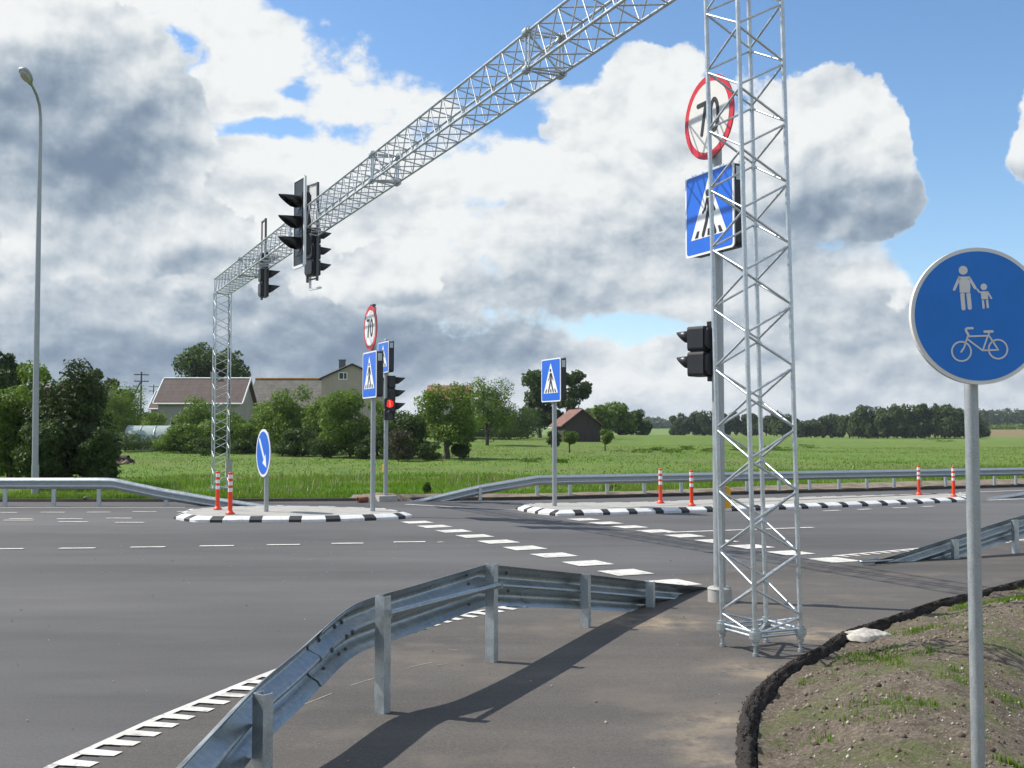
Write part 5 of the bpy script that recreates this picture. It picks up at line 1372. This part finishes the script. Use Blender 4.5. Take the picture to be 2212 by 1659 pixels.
# ---------------------------------------------------------------- resting cow
pc_ = hit(268, 1004); pc_.z -= .02
bm = bmesh.new(); sk = bm.verts.layers.skin.verify()
nodes = {}
def jn(k, p, r, par=None):
    v = bm.verts.new(p); v[sk].radius = r if isinstance(r, tuple) else (r, r); nodes[k] = v
    if par: bm.edges.new((nodes[par], v))
jn('chest', (0, 0, .36), (.27, .30)); jn('belly', (.40, 0, .35), (.30, .32), 'chest'); jn('hip', (.82, 0, .36), (.27, .27), 'belly'); jn('rump', (1.02, 0, .30), (.16, .16), 'hip')
jn('neck', (-.30, -.03, .52), (.15, .18), 'chest'); jn('poll', (-.52, -.06, .66), (.11, .12), 'neck'); jn('muzzle', (-.80, -.10, .52), (.07, .07), 'poll')
jn('thigh', (.78, -.24, .24), (.15, .17), 'hip'); jn('hock', (.48, -.38, .10), (.065, .065), 'thigh'); jn('hoof', (.22, -.40, .05), (.045, .045), 'hock')
jn('shoulder', (-.04, -.20, .22), (.11, .13), 'chest'); jn('knee', (-.34, -.28, .10), (.06, .06), 'shoulder'); jn('fore', (-.10, -.36, .05), (.045, .045), 'knee')
jn('tail', (1.16, -.05, .18), (.04, .04), 'rump'); jn('tail_end', (1.10, -.18, .06), (.035, .035), 'tail')
jn('ear1', (-.50, .12, .72), (.03, .045), 'poll'); jn('ear2', (-.52, -.24, .70), (.03, .045), 'poll')
nodes['belly'][sk].use_root = True
me = bpy.data.meshes.new('body'); bm.to_mesh(me); bm.free()
cowm = Mat('cow_hide', .8); f = cowm.noise(2.1, 2, .4); cowm.color(cowm.ramp(f, [(.56, (.030, .018, .014)), (.62, (.36, .26, .21))]))
tmp = bpy.data.objects.new('tmp', me); col.objects.link(tmp); tmp.modifiers.new('s', 'SKIN'); ss = tmp.modifiers.new('d', 'SUBSURF'); ss.levels = 2
dg = bpy.context.evaluated_depsgraph_get(); me2 = bpy.data.meshes.new_from_object(tmp.evaluated_get(dg)); bpy.data.objects.remove(tmp)
me2.name = 'cow'; me2.materials.clear(); me2.materials.append(cowm.m); me2.polygons.foreach_set('use_smooth', [True] * len(me2.polygons))
o = bpy.data.objects.new('cow', me2); col.objects.link(o); o.location = pc_ + Vector((-.35, 0, 0)); o.rotation_euler.z = R(-6); o.scale = (.85, .85, .82)
tag(o, 'dark brown cow with a pale patch lying in the grass by the conifers', 'cow')
# ---------------------------------------------------------------- drains and mounds by the far kerb
def drain(p, r, ln, ang, label, mat):
    b = MB(); n = 16; vs = []
    for y, rr in ((0, r), (ln, r), (ln, r * .82), (0, r * .82)):
        for k in range(n):
            t_ = 2 * math.pi * k / n; vs.append((rr * math.cos(t_), y, rr * math.sin(t_) + r))
    b.add(vs, [(i * n + k, i * n + (k + 1) % n, ((i + 1) % 4) * n + (k + 1) % n, ((i + 1) % 4) * n + k) for i in range(4) for k in range(n)], True)
    o = b.build('drain_pipe', mat, None, p, ang); tag(o, label, 'pipe', 'drain pipe ends by the far kerb')
drain(G(773, 1086), .072, .28, R(-50), 'open end of a rust-red drain pipe by the sandy patch', plain('rusty_clay', (.22, .07, .04), .8))
drain(G(184, 1084), .06, .5, R(20), 'open end of a black drain pipe behind the far left guard rail', 'darkmetal')
b = MB(); c0 = G(818, 1083); vs = []
for j in range(8):
    for i in range(24):
        a = 2 * math.pi * i / 24; r = j / 7
        vs.append((c0.x + 1.05 * r * math.cos(a), c0.y + .45 + .45 * r * math.sin(a), .20 * (1 - r ** 1.7) - .04 * (j == 7) + .03 * mn.noise(Vector((i * .8, j * .9, 1)))))
b.add(vs, [(j * 24 + i, (j + 1) * 24 + i, (j + 1) * 24 + (i + 1) % 24, j * 24 + (i + 1) % 24) for j in range(7) for i in range(24)], True)
tag(b.build('dirt_mound', bpy.data.materials['gravel']), 'low sandy mound around the foot of the far sign post', 'dirt mound')
# a little litter and stones on the tarmac
mbp = MB(); rng = np.random.RandomState(77)
for i in range(260):
    x, y = rng.uniform(-6, 3.5), rng.uniform(4, 20); s_ = .004 + .006 * rng.rand() ** 2
    mbp.box((x, y, .006 + s_ * .4), (s_ * 1.6, s_, s_ * .9), rng.rand() * 3)
o = mbp.build('grit', mp.m); tag(o, 'tiny loose stones lying here and there on the tarmac', 'grit', kind='stuff')

# ---------------------------------------------------------------- summer haze between here and the far woods
b = MB(); b.box((50, 950, 27), (3500, 3000, 62)); hz = bpy.data.materials.new('haze_air'); hz.use_nodes = True
nt = hz.node_tree; nt.nodes.clear(); pv_ = nt.nodes.new('ShaderNodeVolumePrincipled'); pv_.inputs['Color'].default_value = (.80, .88, 1.0, 1); pv_.inputs['Density'].default_value = .00016; pv_.inputs['Anisotropy'].default_value = .2
ou = nt.nodes.new('ShaderNodeOutputMaterial'); nt.links.new(pv_.outputs[0], ou.inputs['Volume'])
tag(b.build('haze', hz), 'thin bluish summer haze over the far fields', 'haze', kind='stuff')
